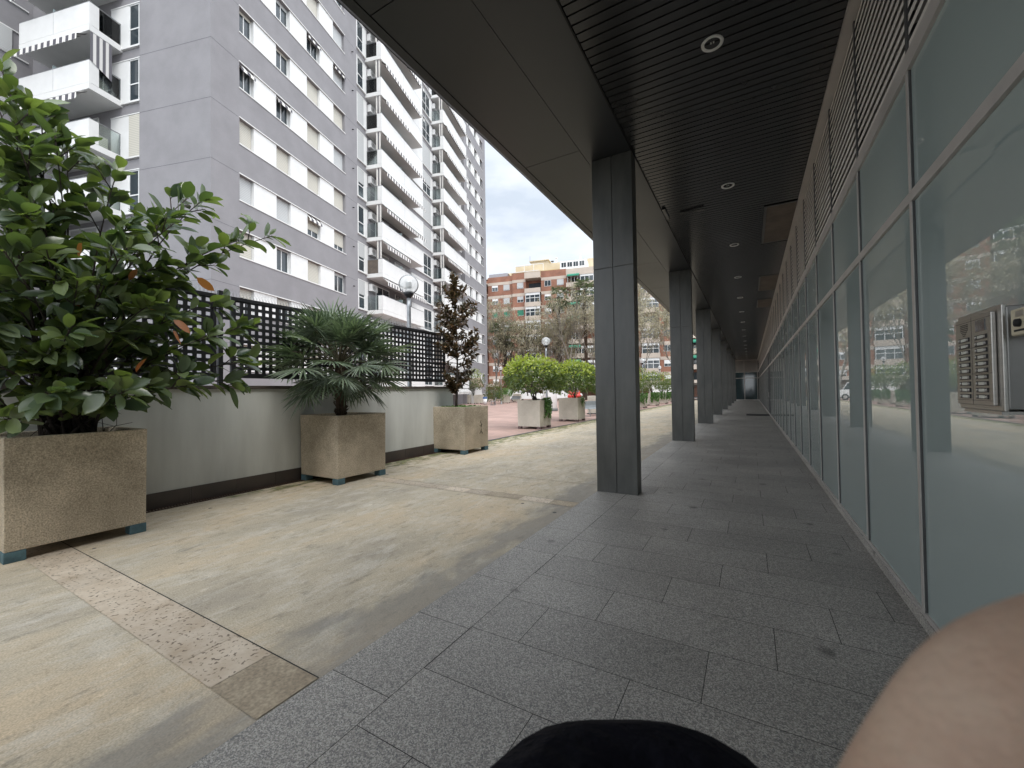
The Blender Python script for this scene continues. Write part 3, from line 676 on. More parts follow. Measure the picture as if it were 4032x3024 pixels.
# --- bare plane trees, palms
def bare_tree(x, y, H, seed, label, lean=(0, 0), r0=.16, leaves=900, bark=m_bark):
    H *= 1.16
    random.seed(seed); T = MB(); Lf = MB(); ends = []
    def grow(p, d, ln, r, lev):
        n = 4; pts = [p]; dd = d.copy()
        for k in range(n):
            dd = (dd+rv()*.16+Vector((0, 0, .06))).normalized(); pts.append(pts[-1]+dd*ln/n)
        T.tube(pts, [max(.022, r*(1-.45*k/n)) for k in range(n+1)], 6 if lev < 2 else 3, False)
        if lev >= 4: ends.append((pts[-1], dd)); ends.append((pts[2], dd)); return
        for k in range(4 if lev in (1, 2) else 3 if lev else 5):
            q = pts[random.choice([2, 3, 4])] if k else pts[-1]
            s_ = rv(); nd = (dd*1.0+s_*(.75 if lev else .6)+Vector((0, 0, .18))).normalized()
            grow(q, nd, ln*random.uniform(.6, .82), r*.58, lev+1)
    grow(Vector((0, 0, 0)), Vector((lean[0], lean[1], 1)).normalized(), H*.33, r0, 0)
    for k in range(leaves):
        p, d = random.choice(ends); leaf(Lf, p+rv()*random.uniform(0, .7), rv(), rv(), random.uniform(.12, .22), .12, .1, .1, 2)
    e = empty('plane_tree', (x, y, 0)); tag(e, label, 'tree', 'bare plane trees in front of the brick block')
    T.build('trunk', bark, e, True); Lf.build('crown', m_twig, e, True)
for a in ((-37.2, 58.5, 17, 41, 'tall bare plane tree beside the grey block corner', (.15, 0)), (-34.0, 58.0, 11, 42, 'dark trunked bare tree second from the grey block', (-.1, 0)), (-31.3, 57.5, 13, 43, 'bare tree third from the grey block behind the lamps', (.1, 0)),
          (-28.6, 60, 12, 49, 'bare tree behind the globe lamp above the shrubs', (0, 0)), (-25.6, 61, 14, 44, 'bare tree between the two tall palms', (.05, 0)), (-22.8, 60, 16.5, 45, 'pale tall plane tree just left of the nearest column', (0, 0)), (-19.8, 62, 15, 50, 'plane tree behind the nearest column', (0, 0)),
          (-16.0, 60, 16, 46, 'bare tree in the gap right of the nearest column', (.05, 0)), (-12.8, 64, 17, 47, 'tall bare tree in the gap before the second column', (-.1, 0)), (-8, 66, 14, 48, 'bare tree behind the second column', (0, 0))):
    bare_tree(*a[:5], lean=a[5], bark=m_barkd if a[3] in (42, 43) else m_bark, leaves=6500)
def washingtonia(x, y, H, seed, label, r=1.5):
    random.seed(seed); T = MB(); T.tube([(0, 0, 0), (.15, 0, H*.4), (0, 0, H)], [.32, .26, .24], 10)
    for k in range(120):
        a = random.uniform(0, 6.28); z = random.uniform(.3, H); T.tube([(.25*math.cos(a), .25*math.sin(a), z), (.38*math.cos(a), .38*math.sin(a), z+.14)], [.07, .03], 4)
    F = MB(); hb = Vector((0, 0, H))
    for k in range(46):
        el_ = random.uniform(-1.35, 1.2); az = k*2.4; d = Vector((math.cos(az)*math.cos(el_), math.sin(az)*math.cos(el_), math.sin(el_))); e_ = hb+d*r*.62-Vector((0, 0, .15 if el_ < 0 else 0))
        F.tube([hb, e_], .02, 3, False); s_ = d.cross(Vector((0, 0, 1))).normalized()
        for j_ in range(13):
            a = (j_/12-.5)*3.4; leaf(F, e_, (d*math.cos(a)+s_*math.sin(a)).normalized(), rv(), r*.5*random.uniform(.8, 1), .09, .35, .3, 3)
    e = empty('washingtonia_palm', (x, y, 0)); tag(e, label, 'palm', 'tall palms in front of the brick block'); T.build('trunk', m_palmtrunk, e); F.build('crown', m_wpalm, e)
washingtonia(-26.2, 60.5, 16.4, 61, 'tall fan palm left of the nearest column, taller trunk bare', 2.2)
washingtonia(-22.2, 61.5, 17.2, 62, 'tall fan palm rising right beside the nearest column', 2.3)
washingtonia(-34.9, 58.2, 11.2, 63, 'shorter fan palm among the bare trees near the grey block', 2.9)
washingtonia(-14.6, 58, 7.0, 64, 'low palm head in the gap beyond the nearest column', 1.5)

# ------------------------------------------------------------------ globe lamps
def lamp_post():
    e = empty('globe_lamp')
    MB().lathe([(.0, 0), (.16, 0), (.16, .03), (.09, .06), (.06, .35), (.055, .4), (.052, 3.7), (.05, 3.93), (.0, 3.93)], n=16).build('post', m_post, e, True)
    MB().lathe([(.0, 3.9), (.05, 3.93), (.11, 4.0), (.135, 4.06), (.12, 4.075), (0, 4.075)], n=20).build('collar', m_black, e, True)
    b = MB(); b.lathe([(.25*math.sin(t), 4.28-.25*math.cos(t)) for t in [.45+(math.pi-.45)*k/20 for k in range(21)]], n=32); b.build('globe', m_globe, e, True)
    b = MB(); b.lathe([(0, 4.07), (.075, 4.07), (.07, 4.15), (.045, 4.17), (.045, 4.19)]+sum([[(.085, 4.2+.032*k), (.085, 4.207+.032*k), (.045, 4.215+.032*k)] for k in range(5)], [])+[(.04, 4.37), (0, 4.375)], n=20); b.build('lamp_louvre', m_white, e, True)
    return e
lp = lamp_post()
for k, (x, y_, lb) in enumerate(((-7.54, 7.83, 'nearest globe street lamp standing behind the perforated fence'), (-9.9, 21.05, 'globe street lamp rising behind the two round shrubs'), (-25.8, 42.1, 'far globe street lamp beside the large round bush'), (-10.0, 55.3, 'farthest globe lamp in the gap by the second column'), (-9.0, 40.9, 'globe lamp half hidden by the right edge of the nearest column'))):
    o = lp if k == 0 else copy_tree(lp); o.location = (x, y_, 0); tag(o, lb, 'street lamp', 'globe street lamps')

# ------------------------------------------------------------------ office building with the arcade
ob = empty('arcade_building', (0, 0, 0)); tag(ob, 'office building with dark columned arcade, slatted black ceiling and frosted glass front', 'building')
CE = 4.95; Y0, Y1 = -12, 58
def column():
    e = MB()
    d = .24
    for (a, b_) in ((-.3, -.008), (.008, .292)):
        e.box(a, b_, 0, d, 0, 3.30); e.box(a, b_, 0, d, 3.306, CE-.004)
    e.box(-.29, .285, .012, d-.012, 0.0, CE-.01)
    return e
cm = column()
c0 = cm.build('column', m_steel, ob, bevel=.003); c0.location = (-1.70, 5.96, 0)
for k in list(range(1, 8))+[-1, -2]:
    c = c0.copy(); COL.objects.link(c); c.location = (-1.70, 5.96+6.83*k, 0)
b = MB()
yy = 5.53-3.0*7
ys = []
while yy < Y1: ys.append(yy); yy += 3.01
for a, c in zip(ys, ys[1:]): b.box(-2.93, -2.056, a+.005, c-.005, CE, CE+.02)
b.build('soffit_panel', m_soffit, ob)
b = MB()
yy = 5.96+.3-6.83*3
while yy < Y1: b.box(-2.05, -1.412, yy+.003, yy+6.827, CE+.001, CE+.02); yy += 6.83
b.build('soffit_beam', m_soffit, ob)
b = MB(); n = 10                                   # rounded edge strip
pr = [(-2.945, CE+.03), (-2.945, CE-.0), (-3.04, CE+.0), (-3.09, CE+.03), (-3.12, CE+.12), (-3.12, CE+.75)]
for (x0, z0), (x1, z1) in zip(pr, pr[1:]): b.face([(x0, Y0, z0), (x0, Y1+2, z0), (x1, Y1+2, z1), (x1, Y0, z1)])
b.build('fascia', m_soffit, ob)
box('soffit_void', m_void, (-3.1, -1.3, Y0, Y1, CE+.03, CE+.6), ob)
b = MB(); yy = 3.412-.1118*130
while yy < Y1-.1:
    if not ((9.1 < yy < 11.5) or (14.8 < yy < 17.1) or (18.7 < yy < 20.6)): b.box(-1.39, .83, yy+.010, yy+.1018, CE, CE+.012)
    else: b.box(-1.39, .30, yy+.010, yy+.1018, CE, CE+.012)
    yy += .1118
b.build('slatted_ceiling', m_slat, ob)
box('ceiling_void', m_void, (-1.295, .98, Y0, Y1, CE+.08, CE+.6), ob)
box('ceiling_edge', m_void, (-1.411, -1.395, Y0, Y1, CE-.012, CE+.08), ob)
for (a, c) in ((9.18, 11.5), (14.85, 17.1), (18.75, 20.6)):
    b = MB(); b.box(.35, .83, a+.05, c-.05, CE-.004, CE+.004); b.cur = 1; b.box(.305, .35, a, c, CE-.008, CE+.002); b.box(.35, .83, a, a+.05, CE-.008, CE+.002); b.box(.35, .83, c-.05, c, CE-.008, CE+.002)
    b.build('bare_ceiling_patch', [m_patch, m_alud], ob)
# hanging loose slats
b = MB(); b.box(-1.37, -.95, 8.55, 8.64, CE-.03, CE-.018, Matrix.Rotation(R_(3), 3, 'Y')@Matrix.Rotation(0, 3, 'Z'), (0, 0, -.06)); b.box(-1.385, -1.33, 8.2, 8.75, CE-.035, CE-.012)
b.build('loose_slat', m_slat, ob)
def dl():
    e = MB().lathe([(.072, CE-.004), (.10, CE-.012), (.102, CE-.002), (.102, CE+.002)], n=28).build('downlight', m_lampring, ob, True)
    b = MB(); b.lathe([(.074, CE-.003), (.06, CE+.05), (.0, CE+.052)], n=20); b.build('reflector', m_void, e, True)
    b = MB(); b.tube([(-.012, 0, CE+.045), (-.012, 0, CE-.002)], .007, 6); b.tube([(.012, 0, CE+.045), (.012, 0, CE-.002)], .007, 6); b.build('bulb', m_lampring, e, True)
    return e
d0 = dl(); d0.location = (-.255, 4.54, 0)
for k in list(range(1, 16))+[-1, -2]:
    copy_tree(d0, ob, (-.255, 4.54+3.345*k, 0))
# glass front
GX = .918
box('kerb', m_granlight, (.895, 1.2, Y0, Y1, 0, .07), ob, .006)
box('sill_rail', m_alu, (.905, 1.0, Y0, Y1, .07, .098), ob)
box('lower_transom', m_alu, (.899, 1.0, Y0, Y1, 2.66, 2.725), ob)
box('upper_transom', m_alu, (.897, 1.02, Y0, Y1, 3.49, 3.60), ob)
box('head_trim', m_alu, (.833, 1.0, Y0, Y1, CE-.05, CE-.002), ob)
mull = MB(); mull.box(.0, .005, -.020, .020, .098, 3.49); mull.cur = 1; mull.box(.005, .05, -.017, .017, .1, 3.49); 
mull = mull.build('mullion', [m_alu, m_alud], ob)
lmul = MB().box(-.006, .04, -.02, .02, 3.6, CE-.05).build('louvre_post', m_alud, ob)
lo_ = MB()
for k in range(15):
    z = 3.625+k*.0855; lo_.face([(.0, .02, z), (.0, 1.38, z), (.002, 1.38, z+.047), (.002, .02, z+.047)]); lo_.face([(.002, .02, z+.047), (.002, 1.38, z+.047), (.05, 1.38, z+.07), (.05, .02, z+.07)])
lo_ = lo_.build('louvre_panel', m_louv, ob)
pl = MB().box(0, .01, .024, 1.376, .098, 2.66).build('glass_pane', m_film, ob); pu = MB().box(0, .01, .024, 1.376, 2.725, 3.49).build('transom_pane', m_film, ob)
for k in range(-10, 39):
    y_ = 3.505+1.4*k
    for src, x in ((mull, .9), (lmul, .91), (lo_, .912), (pl, GX), (pu, GX)):
        if k < -5 and src in (mull, lmul, lo_): continue
        if 16 <= k < 17 and src in (pl, pu, mull): continue
        o = src if (k == -4) else src.copy()
        if k != -4: COL.objects.link(o)
        o.location = (x, y_, 0)
box('louvre_void', m_void, (1.03, 1.05, Y0, Y1, 3.6, CE), ob)
box('back_wall', m_white, (1.06, 1.3, Y0, Y1, 0, 8), ob)
box('roof', m_soffit, (-3.08, 9, Y0, Y1+3, CE+.76, CE+.9), ob); box('upper_storey', m_pale, (1.6, 9, Y0, Y1+3, CE+.9, 8.4), ob)
dr = box('door', m_filmdark, (.96, .99, 25.95, 27.25, .02, 2.64), ob); 
b = MB(); b.box(.9, 1.0, 25.9, 25.95, .0, 2.66); b.box(.9, 1.0, 27.25, 27.3, 0, 2.66); b.build('door_frame', m_alud, ob)
MB().tube([(.95, 26.1, 1.0), (.86, 26.1, 1.0), (.86, 26.1, 1.25), (.95, 26.1, 1.25)], .012, 6).build('handle', m_alu, dr)
# end wall
ew = empty('end_wall', (-1.64, 58.0, 0)); tag(ew, 'glazed end wall with louvres closing the far end of the arcade', 'wall')
b = MB(); b.box(0, 2.6, 0, .1, 0, .12); b.box(0, 2.6, -.02, .1, 2.69, 2.76); b.box(0, 2.6, -.02, .1, 3.43, 3.5); b.box(0, 2.6, -.02, .1, 4.9, 4.95); b.box(1.02, 1.09, -.03, .1, .12, 4.9); b.box(0, .05, -.03, .1, .12, 4.9); b.box(2.4, 2.46, -.03, .1, .12, 4.9); b.build('frame', m_alu, ew)
box('glass', m_filmdark, (0, 2.5, .03, .05, .12, 3.43), ew)
b = MB()
for k in range(22): z = 3.52+k*.063; b.face([(0, 0, z), (2.5, 0, z), (2.5, .05, z+.045), (0, .05, z+.045)])
b.build('louvres', m_louv, ew); box('backing', m_void, (-.9, 2.6, .1, .3, 0, 4.95), ew)
b = MB(); b.box(-1.14, -.0, 0, .5, 0, .012) 
mt = MB().box(-.55, .55, -.7, .7, 0, .012).build('entrance_mat', m_rubber, None); mt.location = (.34, 26.7, .002); tag(mt, 'dark entrance mat on the granite in front of the glass door', 'mat')
fe = empty('site_fence', (-6.9, 58.6, 0)); tag(fe, 'dark railing with diagonal bars closing the passage beside the far columns', 'fence')
b = MB(); b.box(0, 5.1, -.03, .03, 0, .1); b.box(0, 5.1, -.03, .03, 1.95, 2.05)
for k in range(34): b.tube([(k*.15, 0, .1), (k*.15+.35 if k*.15+.35 < 5.1 else 5.1, 0, 1.95)], .02, 4)
b.build('rails', m_black, fe)

# intercom and push-button box
ic = empty('intercom_panel', (.912, 2.022, 1.415)); tag(ic, 'steel intercom panel with two columns of bell buttons on the glass front', 'intercom')
b = MB(); b.box(-.165, -.0, 0, .32, 0, .35); b.build('housing', m_instd, ic, bevel=.004)
b = MB(); b.box(-.178, -.166, -.006, .326, -.006, .356); b.build('flange', m_inst, ic, bevel=.003)
b = MB(); b.box(-.192, -.179, .025, .305, .012, .338); b.build('faceplate', m_inst, ic, bevel=.003)
b = MB()
for z in (.028, .125, .222, .322): b.box(-.1925, -.192, .026, .304, z, z+.0016)
b.box(-.1925, -.192, .168, .1695, .013, .337); b.build('seams', m_black, ic)
for c in range(2):
    for r in range(10):
        z = .034+r*.0232+(.004 if c == 0 else 0); y_ = .048+.125*(1-c) if False else (.185 if c == 0 else .052)
        z = .034+r*.0238
        bt = MB(); bt.box(-.1945, -.192, y_, y_+.088, z, z+.0165); bt = bt.build('bell_button', m_black, ic, bevel=.001)
        q = MB(); q.box(-.1955, -.1946, y_+.022, y_+.066, z+.003, z+.0135); q.build('name_label', m_label, bt)
        for yy in (y_+.010, y_+.078):
            q = MB().lathe([(0, 0), (.0055, 0), (.005, .0025), (0, .003)], n=10)
            q.v = [(-.1947-zv, yy+x, z+.008+yv) for x, yv, zv in q.v]; q.build('push_cap', m_alu, bt, True)
b = MB(); b.box(-.1945, -.192, .062, .130, .277, .318); b.build('camera_window', m_bglass, ic)
b = MB()
for k in range(7):
    hw = .03 if k > 2 else .03-.007*(3-k); b.box(-.1935, -.192, .228-hw, .228+hw, .272+k*.0068, .2752+k*.0068)
b.build('speaker_grille', m_black, ic)
box('drip_edge', m_inst, (-.175, -.02, .02, .30, -.018, -.007), ic)
pbx = empty('push_button_box', (.735, 1.86, 1.655)); tag(pbx, 'small cream plastic push-button box mounted above right of the intercom', 'switch')
b = MB(); b.box(0, .07, 0, .105, 0, .085); b.build('casing', m_cream2, pbx, bevel=.005)
b = MB(); b.box(.055, .06, -.015, .125, .004, .078); b.build('flange', m_cream2, pbx, bevel=.002)
q = MB(); q.lathe([(0, 0), (.013, 0), (.012, .01), (0, .011)], n=14)
for i_ in range(len(q.v)): x, y_, z = q.v[i_]; q.v[i_] = (-.001-z, .05+x, .038+y_)
q.build('button', m_rubber, pbx, True)
box('slot', m_rubber, (-.002, .0, .02, .08, .012, .018), pbx); box('key_plate', m_inst, (-.002, .0, .028, .07, .058, .076), pbx); box('arm', m_instd, (.06, .165, .02, .09, .02, .06), pbx)

# ------------------------------------------------------------------ lilac apartment block
BA = R_(90+16.4747)
ap = empty('apartment_block', (-21.5715, 9.5646, 0), BA); tag(ap, 'tall lilac-grey apartment block with white window bands and stacked white balconies', 'building')
FH = 2.86; TOP = 46
tops = [15.50+FH*k for k in range(-5, 11)]
b = MB()
b.box(.5, 44, .5, 16, -1, TOP); b.box(0, 1.53, 0, .5, -1, TOP); b.box(10.05, 11.48, 0, .5, -1, TOP); b.box(0, .5, .5, 4.39, -1, TOP)
b.box(34.6, 35.7, 0, .5, -1, TOP); b.box(42.65, 44, 0, .5, -1, TOP)
for x0, x1 in ((1.53, 10.05), (35.7, 42.65)):
    z = -1
    for T in tops: b.box(x0, x1, 0, .5, z, T-1.31); z = T
    b.box(x0, x1, 0, .5, z, TOP)
b.box(-9, .5, 12.9, 20, -1, TOP)
b.build('wall', m_lilac, ap)
b = MB()
for T in tops:
    b.box(-.003, 1.47, -.003, 0, T-.012, T+.006); b.box(10.1, 11.48, -.003, 0, T-.012, T+.006); b.box(-.003, 0, 0, 4.38, T-.012, T+.006); b.box(42.7, 44, -.003, 0, T-.012, T+.006)
b.build('wall_joints', m_lilacd, ap)
b = MB()   # white panels, sills and heads
for T in tops:
    Bz = T-1.31
    if T < 42: boxes('white_panel', m_pale, [(x0, x1, .03, .49, Bz, T) for x0, x1 in ((2.42, 3.92), (4.97, 6.34), (7.5, 8.85), (35.72, 36.5), (37.6, 39.0), (40.1, 41.5))], ap)
    for x0, x1 in ((1.50, 10.08), (35.68, 42.68)): b.box(x0, x1, -.035, .3, Bz-.055, Bz-.001); b.box(x0, x1, -.03, .3, T+.001, T+.05)
for k in range(-4, 11):
    z = 13.70+FH*k
    b.box(11.55, 12.2, .42, .498, z, z+2.15); b.box(12.98, 13.42, .42, .498, z-.0, z+2.15); b.box(11.55, 13.42, .40, .499, z-.07, z); b.box(11.55, 13.42, .40, .499, z+2.15, z+2.2)
    b.box(20.7, 23.4, .42, .498, z, z+2.15); b.box(25.25, 25.85, .42, .498, z, z+2.15); b.box(20.7, 25.85, .40, .499, z-.07, z); b.box(20.7, 25.85, .40, .499, z+2.15, z+2.2)
    b.box(.42, .498, 5.72, 6.95, z, z+2.15); b.box(.40, .499, 4.39, 6.95, z-.07, z); b.box(.40, .499, 4.39, 6.95, z+2.15, z+2.2)
    b.box(33.0, 34.58, .42, .498, z, z+2.15)
for T in tops: b.box(-3.4, -1.75, 12.84, 12.9, T-1.31, T); b.box(-7, .3, 12.83, 12.9, T-1.37, T-1.31); b.box(-7, .3, 12.83, 12.9, T, T+.05)
b.build('window_surrounds', m_pale, ap)
# windows
def window_set(w_, h_, frac, shut, depth=.0, div=1):
    fr_ = MB(); t = .055
    fr_.box(0, w_, -.03, .03, 0, t); fr_.box(0, w_, -.03, .03, h_-t, h_); fr_.box(0, t, -.03, .03, t, h_-t); fr_.box(w_-t, w_, -.03, .03, t, h_-t)
    for k in range(1, div+1): x = w_*k/(div+1); fr_.box(x-.025, x+.025, -.028, .028, t, h_-t)
    if h_ > 1.8: fr_.box(t, w_-t, -.027, .027, .85, .91)
    pn = MB().box(t, w_-t, -.006, .006, t, h_-t)
    bl = MB().box(.01, w_-.01, -.045, -.032, h_*(1-frac), h_-.01) if frac > 0 else None
    return fr_, pn, bl, shut
protos = {}
random.seed(3)
def add_window(parent, x, y, z, w_, h_, frac, shut, rz=0, div=1, white=m_white):
    key = (round(w_, 2), round(h_, 2), frac, shut.name, div)
    if key not in protos:
        f_, p_, bl, _ = window_set(w_, h_, frac, shut, 0, div)
        f_ = f_.build('window', white, parent); p_.build('pane', m_bglass, f_)
        if bl: bl.build('roller_shutter', shut, f_)
        protos[key] = f_; o = f_
    else: o = copy_tree(protos[key], parent)
    o.location = (x, y, z); o.rotation_euler = (0, 0, rz)
    return o
rest = MB()
FR = [0, .35, .35, .6, 1.0, 1.0]
def pick(col_i, k):
    if k <= -3: return .35, m_shut
    return random.choice([(1.0, m_shut), (1.0, m_shutg), (.5, m_shut), (.15, m_shutg), (0, m_shutg), (1.0, m_shutg)])
SET = {(0, 0): (1, m_shut), (0, -1): (1, m_shutg), (1, 0): (1, m_shut), (1, -1): (1, m_shutg), (2, 0): (.9, m_shut), (3, 0): (1, m_shut), (3, 1): (1, m_shutg), (2, 1): (1, m_shut), (3, -1): (.7, m_shut), (2, -1): (.65, m_shut), (0, 1): (0, m_shut), (0, 2): (.12, m_shut), (1, 1): (.0, m_shut), (1, 2): (.1, m_shut), (2, 2): (1, m_shut), (3, 2): (1, m_shut)}
aw_spots = []
for k, T in enumerate(tops):
    kk = k-5
    for ci, (x0, x1) in enumerate(((1.54, 2.41), (3.93, 4.96), (6.35, 7.49), (8.86, 10.04))):
        fr_, sh = SET.get((ci, kk), pick(ci, kk))
        if -4 <= kk <= 5: add_window(ap, x0, .24, T-1.31, x1-x0, 1.305, fr_, sh)
        else: rest.box(x0, x1, .21, .27, T-1.31, T-.005)
    for ci, (x0, x1) in enumerate(((36.51, 37.59), (39.01, 40.09), (41.51, 42.64))):
        fr_, sh = random.choice([(0, m_shutg), (.35, m_shutg), (0, m_shut)])
        if -4 <= kk <= 8: add_window(ap, x0, .24, T-1.31, x1-x0, 1.305, fr_, sh)
        else: rest.box(x0, x1, .21, .27, T-1.31, T-.005)
    for ci, (x0, x1) in enumerate(((-1.72, -.35), (-5.0, -3.45))):
        if 0 <= kk <= 4: add_window(ap, x0, 12.86, T-1.31, 1.37, 1.305, 1.0, m_shutg)
for k in range(-4, 9):
    z = 13.70+FH*k
    if k <= 5: add_window(ap, 12.2, .46, z, .78, 2.15, random.choice([0, .5, 1.0]), m_shutg, 0, 0)
    else: rest.box(12.2, 12.98, .43, .49, z, z+2.15)
    if k <= 6: add_window(ap, 23.4, .46, z, 1.85, 2.15, random.choice([0, .5, 1.0, 0]), m_shutg)
    if -1 <= k <= 3: add_window(ap, .46, 5.72, z, 1.3, 2.15, [.0, 1.0, 0, 0, 0][k+1], m_shut, R_(-90))
r_ = rest.build('upper_windows', m_bglass, ap); r_['kind'] = 'stuff'

def awning(L_, out_=.5, drop=.42):
    b = MB(); y0 = -1.30; 
    b.face([(0.1, y0, -.03), (L_-.1, y0, -.03), (L_-.1, y0-out_, -drop), (.1, y0-out_, -drop)]); 
    b.face([(.1, y0, -.045), (.1, y0-out_, -drop-.015), (L_-.1, y0-out_, -drop-.015), (L_-.1, y0, -.045)])
    x = .1; s_ = .21
    while x < L_-.1-s_/2: 
        b.face([(x, y0-out_, -drop), (x+s_, y0-out_, -drop), (x+s_, y0-out_-.01, -drop-.26), (x+s_/2, y0-out_-.01, -drop-.31), (x, y0-out_-.01, -drop-.26)]); x += s_
    return b
def ac_unit():
    b = MB(); b.box(0, .8, -.3, 0, 0, .55); b.cur = 1
    for k in range(1, 5):
        r = .05*k; pr = [(.3+r*math.cos(a), -.302, .28+r*math.sin(a)) for a in [i_*math.pi/8 for i_ in range(16)]]; b.tube(pr+[pr[0]], .008, 4, False)
    return b
def balcony(L_, style, rev=False):
    """origin at wall, x along the front, y outwards negative; z=0 underside"""
    b = MB(); D_ = 1.42
    b.box(0, L_, -D_, 0, 0, .30)
    b.box(0, L_, -D_+.004, -D_+.10, .316, 1.40); b.box(0, .10, -D_+.10, -D_+.40, .316, 1.40); b.box(L_-.10, L_, -D_+.10, -D_+.40, .316, 1.40)
    b.box(-.0, L_, -D_+.02, -D_+.08, .30, .316)
    o = b.build('balcony', m_pale)
    u_ = MB(); u_.face([(.02, -D_+.02, -.002), (L_-.02, -D_+.02, -.002), (L_-.02, -.02, -.002), (.02, -.02, -.002)]); u_.build('underside', m_under, o)
    r = MB(); r.box(0, L_, -D_+.02, -D_+.08, 1.42, 1.455)
    for x in (.04, L_-.04): r.box(x-.02, x+.02, -D_+.08, 0, 1.41, 1.44); r.box(x-.015, x+.015, -.1, -.06, .3, 1.41)
    r.box(L_*.5-.006, L_*.5+.006, -D_+.001, -D_+.004, .32, 1.40)
    r.build('handrail', m_post, o)
    for x in (.04, L_-.04): MB().box(x-.006, x+.006, -D_+.41, -.02, .33, 1.38).build('side_glass', m_cglass if style != 1 else m_patch, o)
    dv = MB(); dv.box(L_*.45, L_*.45+.03, -D_+.12, -.02, .3, 1.75); dv.build('divider', m_frost, o)
    dd = MB(); dd.box(1.3, 3.2, -.05, -.01, .32, 2.5); dd.cur = 1; dd.box(1.22, 1.3, -.07, -.01, .3, 2.55); dd.box(3.2, 3.28, -.07, -.01, .3, 2.55); dd.box(2.2, 2.26, -.07, -.01, .3, 2.5); dd.box(1.22, 3.28, -.07, -.01, 2.5, 2.58)
    if L_ > 6: dd.cur = 0; dd.box(4.4, 6.2, -.05, -.01, .32, 2.5); dd.cur = 1; dd.box(4.32, 4.4, -.07, -.01, .3, 2.55); dd.box(5.25, 5.31, -.07, -.01, .3, 2.5)
    dd.build('balcony_door', [m_bglass if style in (0, 2) else m_shutg, m_white], o)
    if style != 2:
        a = awning(L_*(.97 if style else .55)); a.build('awning', m_aw, o)
    if style in (0, 3):
        c = MB(); ns = 14 
        pts = [(random.uniform(-.03, .03), -D_+.1+(k/ns)*.45) for k in range(ns+1)]
        for (xa, ya), (xb, yb) in zip(pts, pts[1:]): c.face([(xa+.05, ya, -.02), (xb+.05, yb, -.02), (xb*1.5+.05, yb*.9-.1, -1.4), (xa*1.5+.05, ya*.9-.1, -1.4)])
        c.build('side_curtain', m_awy, o)
    ac = ac_unit().build('air_conditioner', [m_white, m_alud], o); ac.location = (.25, -.02, 1.9) 
    MB().box(L_-1.1, L_-.7, -.6, -.2, .3, 1.2).build('cupboard', m_shut, o, bevel=.01)
    return o
bp_long = [balcony(7.25, s_) for s_ in (0, 1, 2, 3)]
for stack, (X0, ks, seq) in enumerate(((13.35, range(-4, 7), [3, 3, 2, 1, 0, 3, 3, 3, 0, 3, 3]), (25.75, range(-4, 8), [3, 1, 3, 0, 0, 3, 3, 3, 0, 3, 3, 3]))):
    for i_, k in enumerate(ks):
        src = bp_long[seq[i_]]
        o = src if src.parent is None and not src.get('used') else copy_tree(src)
        if o is src: src['used'] = 1
        o.parent = ap; o.location = (X0, .5, 13.40+FH*k); o.rotation_euler = (0, 0, 0)
for s_ in bp_long:
    if s_.get('used') is not None: del s_['used']
for o in list(bpy.data.objects):
    if 'used' in o: del o['used']
sb = balcony(4.9, 1); sb.parent = ap; sb.location = (.5, 11.15, 13.55); sb.rotation_euler = (0, 0, R_(-90))
for ch in list(sb.children):
    if ch.name.startswith('side_glass'): ch.data.materials[0] = m_cglass
for k in (-2, -1, 1, 2, 3): copy_tree(sb, ap, (.5, 11.15, 13.55+FH*k), R_(-90))
b = MB()
for k in (0, 1, 2):
    z = 13.55+FH*(k+1)
    if k == 1: b.face([(-.9, 6.22, z-.05), (-.0, 6.22, z-.05), (-.0, 6.22, z-1.9), (-.9, 6.22, z-1.45)])
b.build('drop_curtain', stripes('drop_curtain_stripes', (.62, .60, .58), (.12, .115, .13), .26, 0), ap)
# window awnings (small striped) on the facade
for (x0, x1), kk in (((1.54, 2.41), 1), ((3.93, 4.96), 1), ((6.35, 7.49), 3), ((8.86, 10.04), 3), ((6.35, 7.49), -1)):
    T = 15.5+FH*kk; wa = MB()
    wa.face([(x0, .1, T-.02), (x1, .1, T-.02), (x1, -.12, T-.28), (x0, -.12, T-.28)]); wa.face([(x0, -.12, T-.28), (x1, -.12, T-.28), (x1, -.12, T-.42), (x0, -.12, T-.42)]); wa.build('window_awning', m_aw, ap)
for kk in range(-3, 6): MB().tube([(10.9, .0, 15.0+FH*kk), (10.9, -.14, 14.97+FH*kk)], .035, 6).build('wall_camera', m_black, ap)

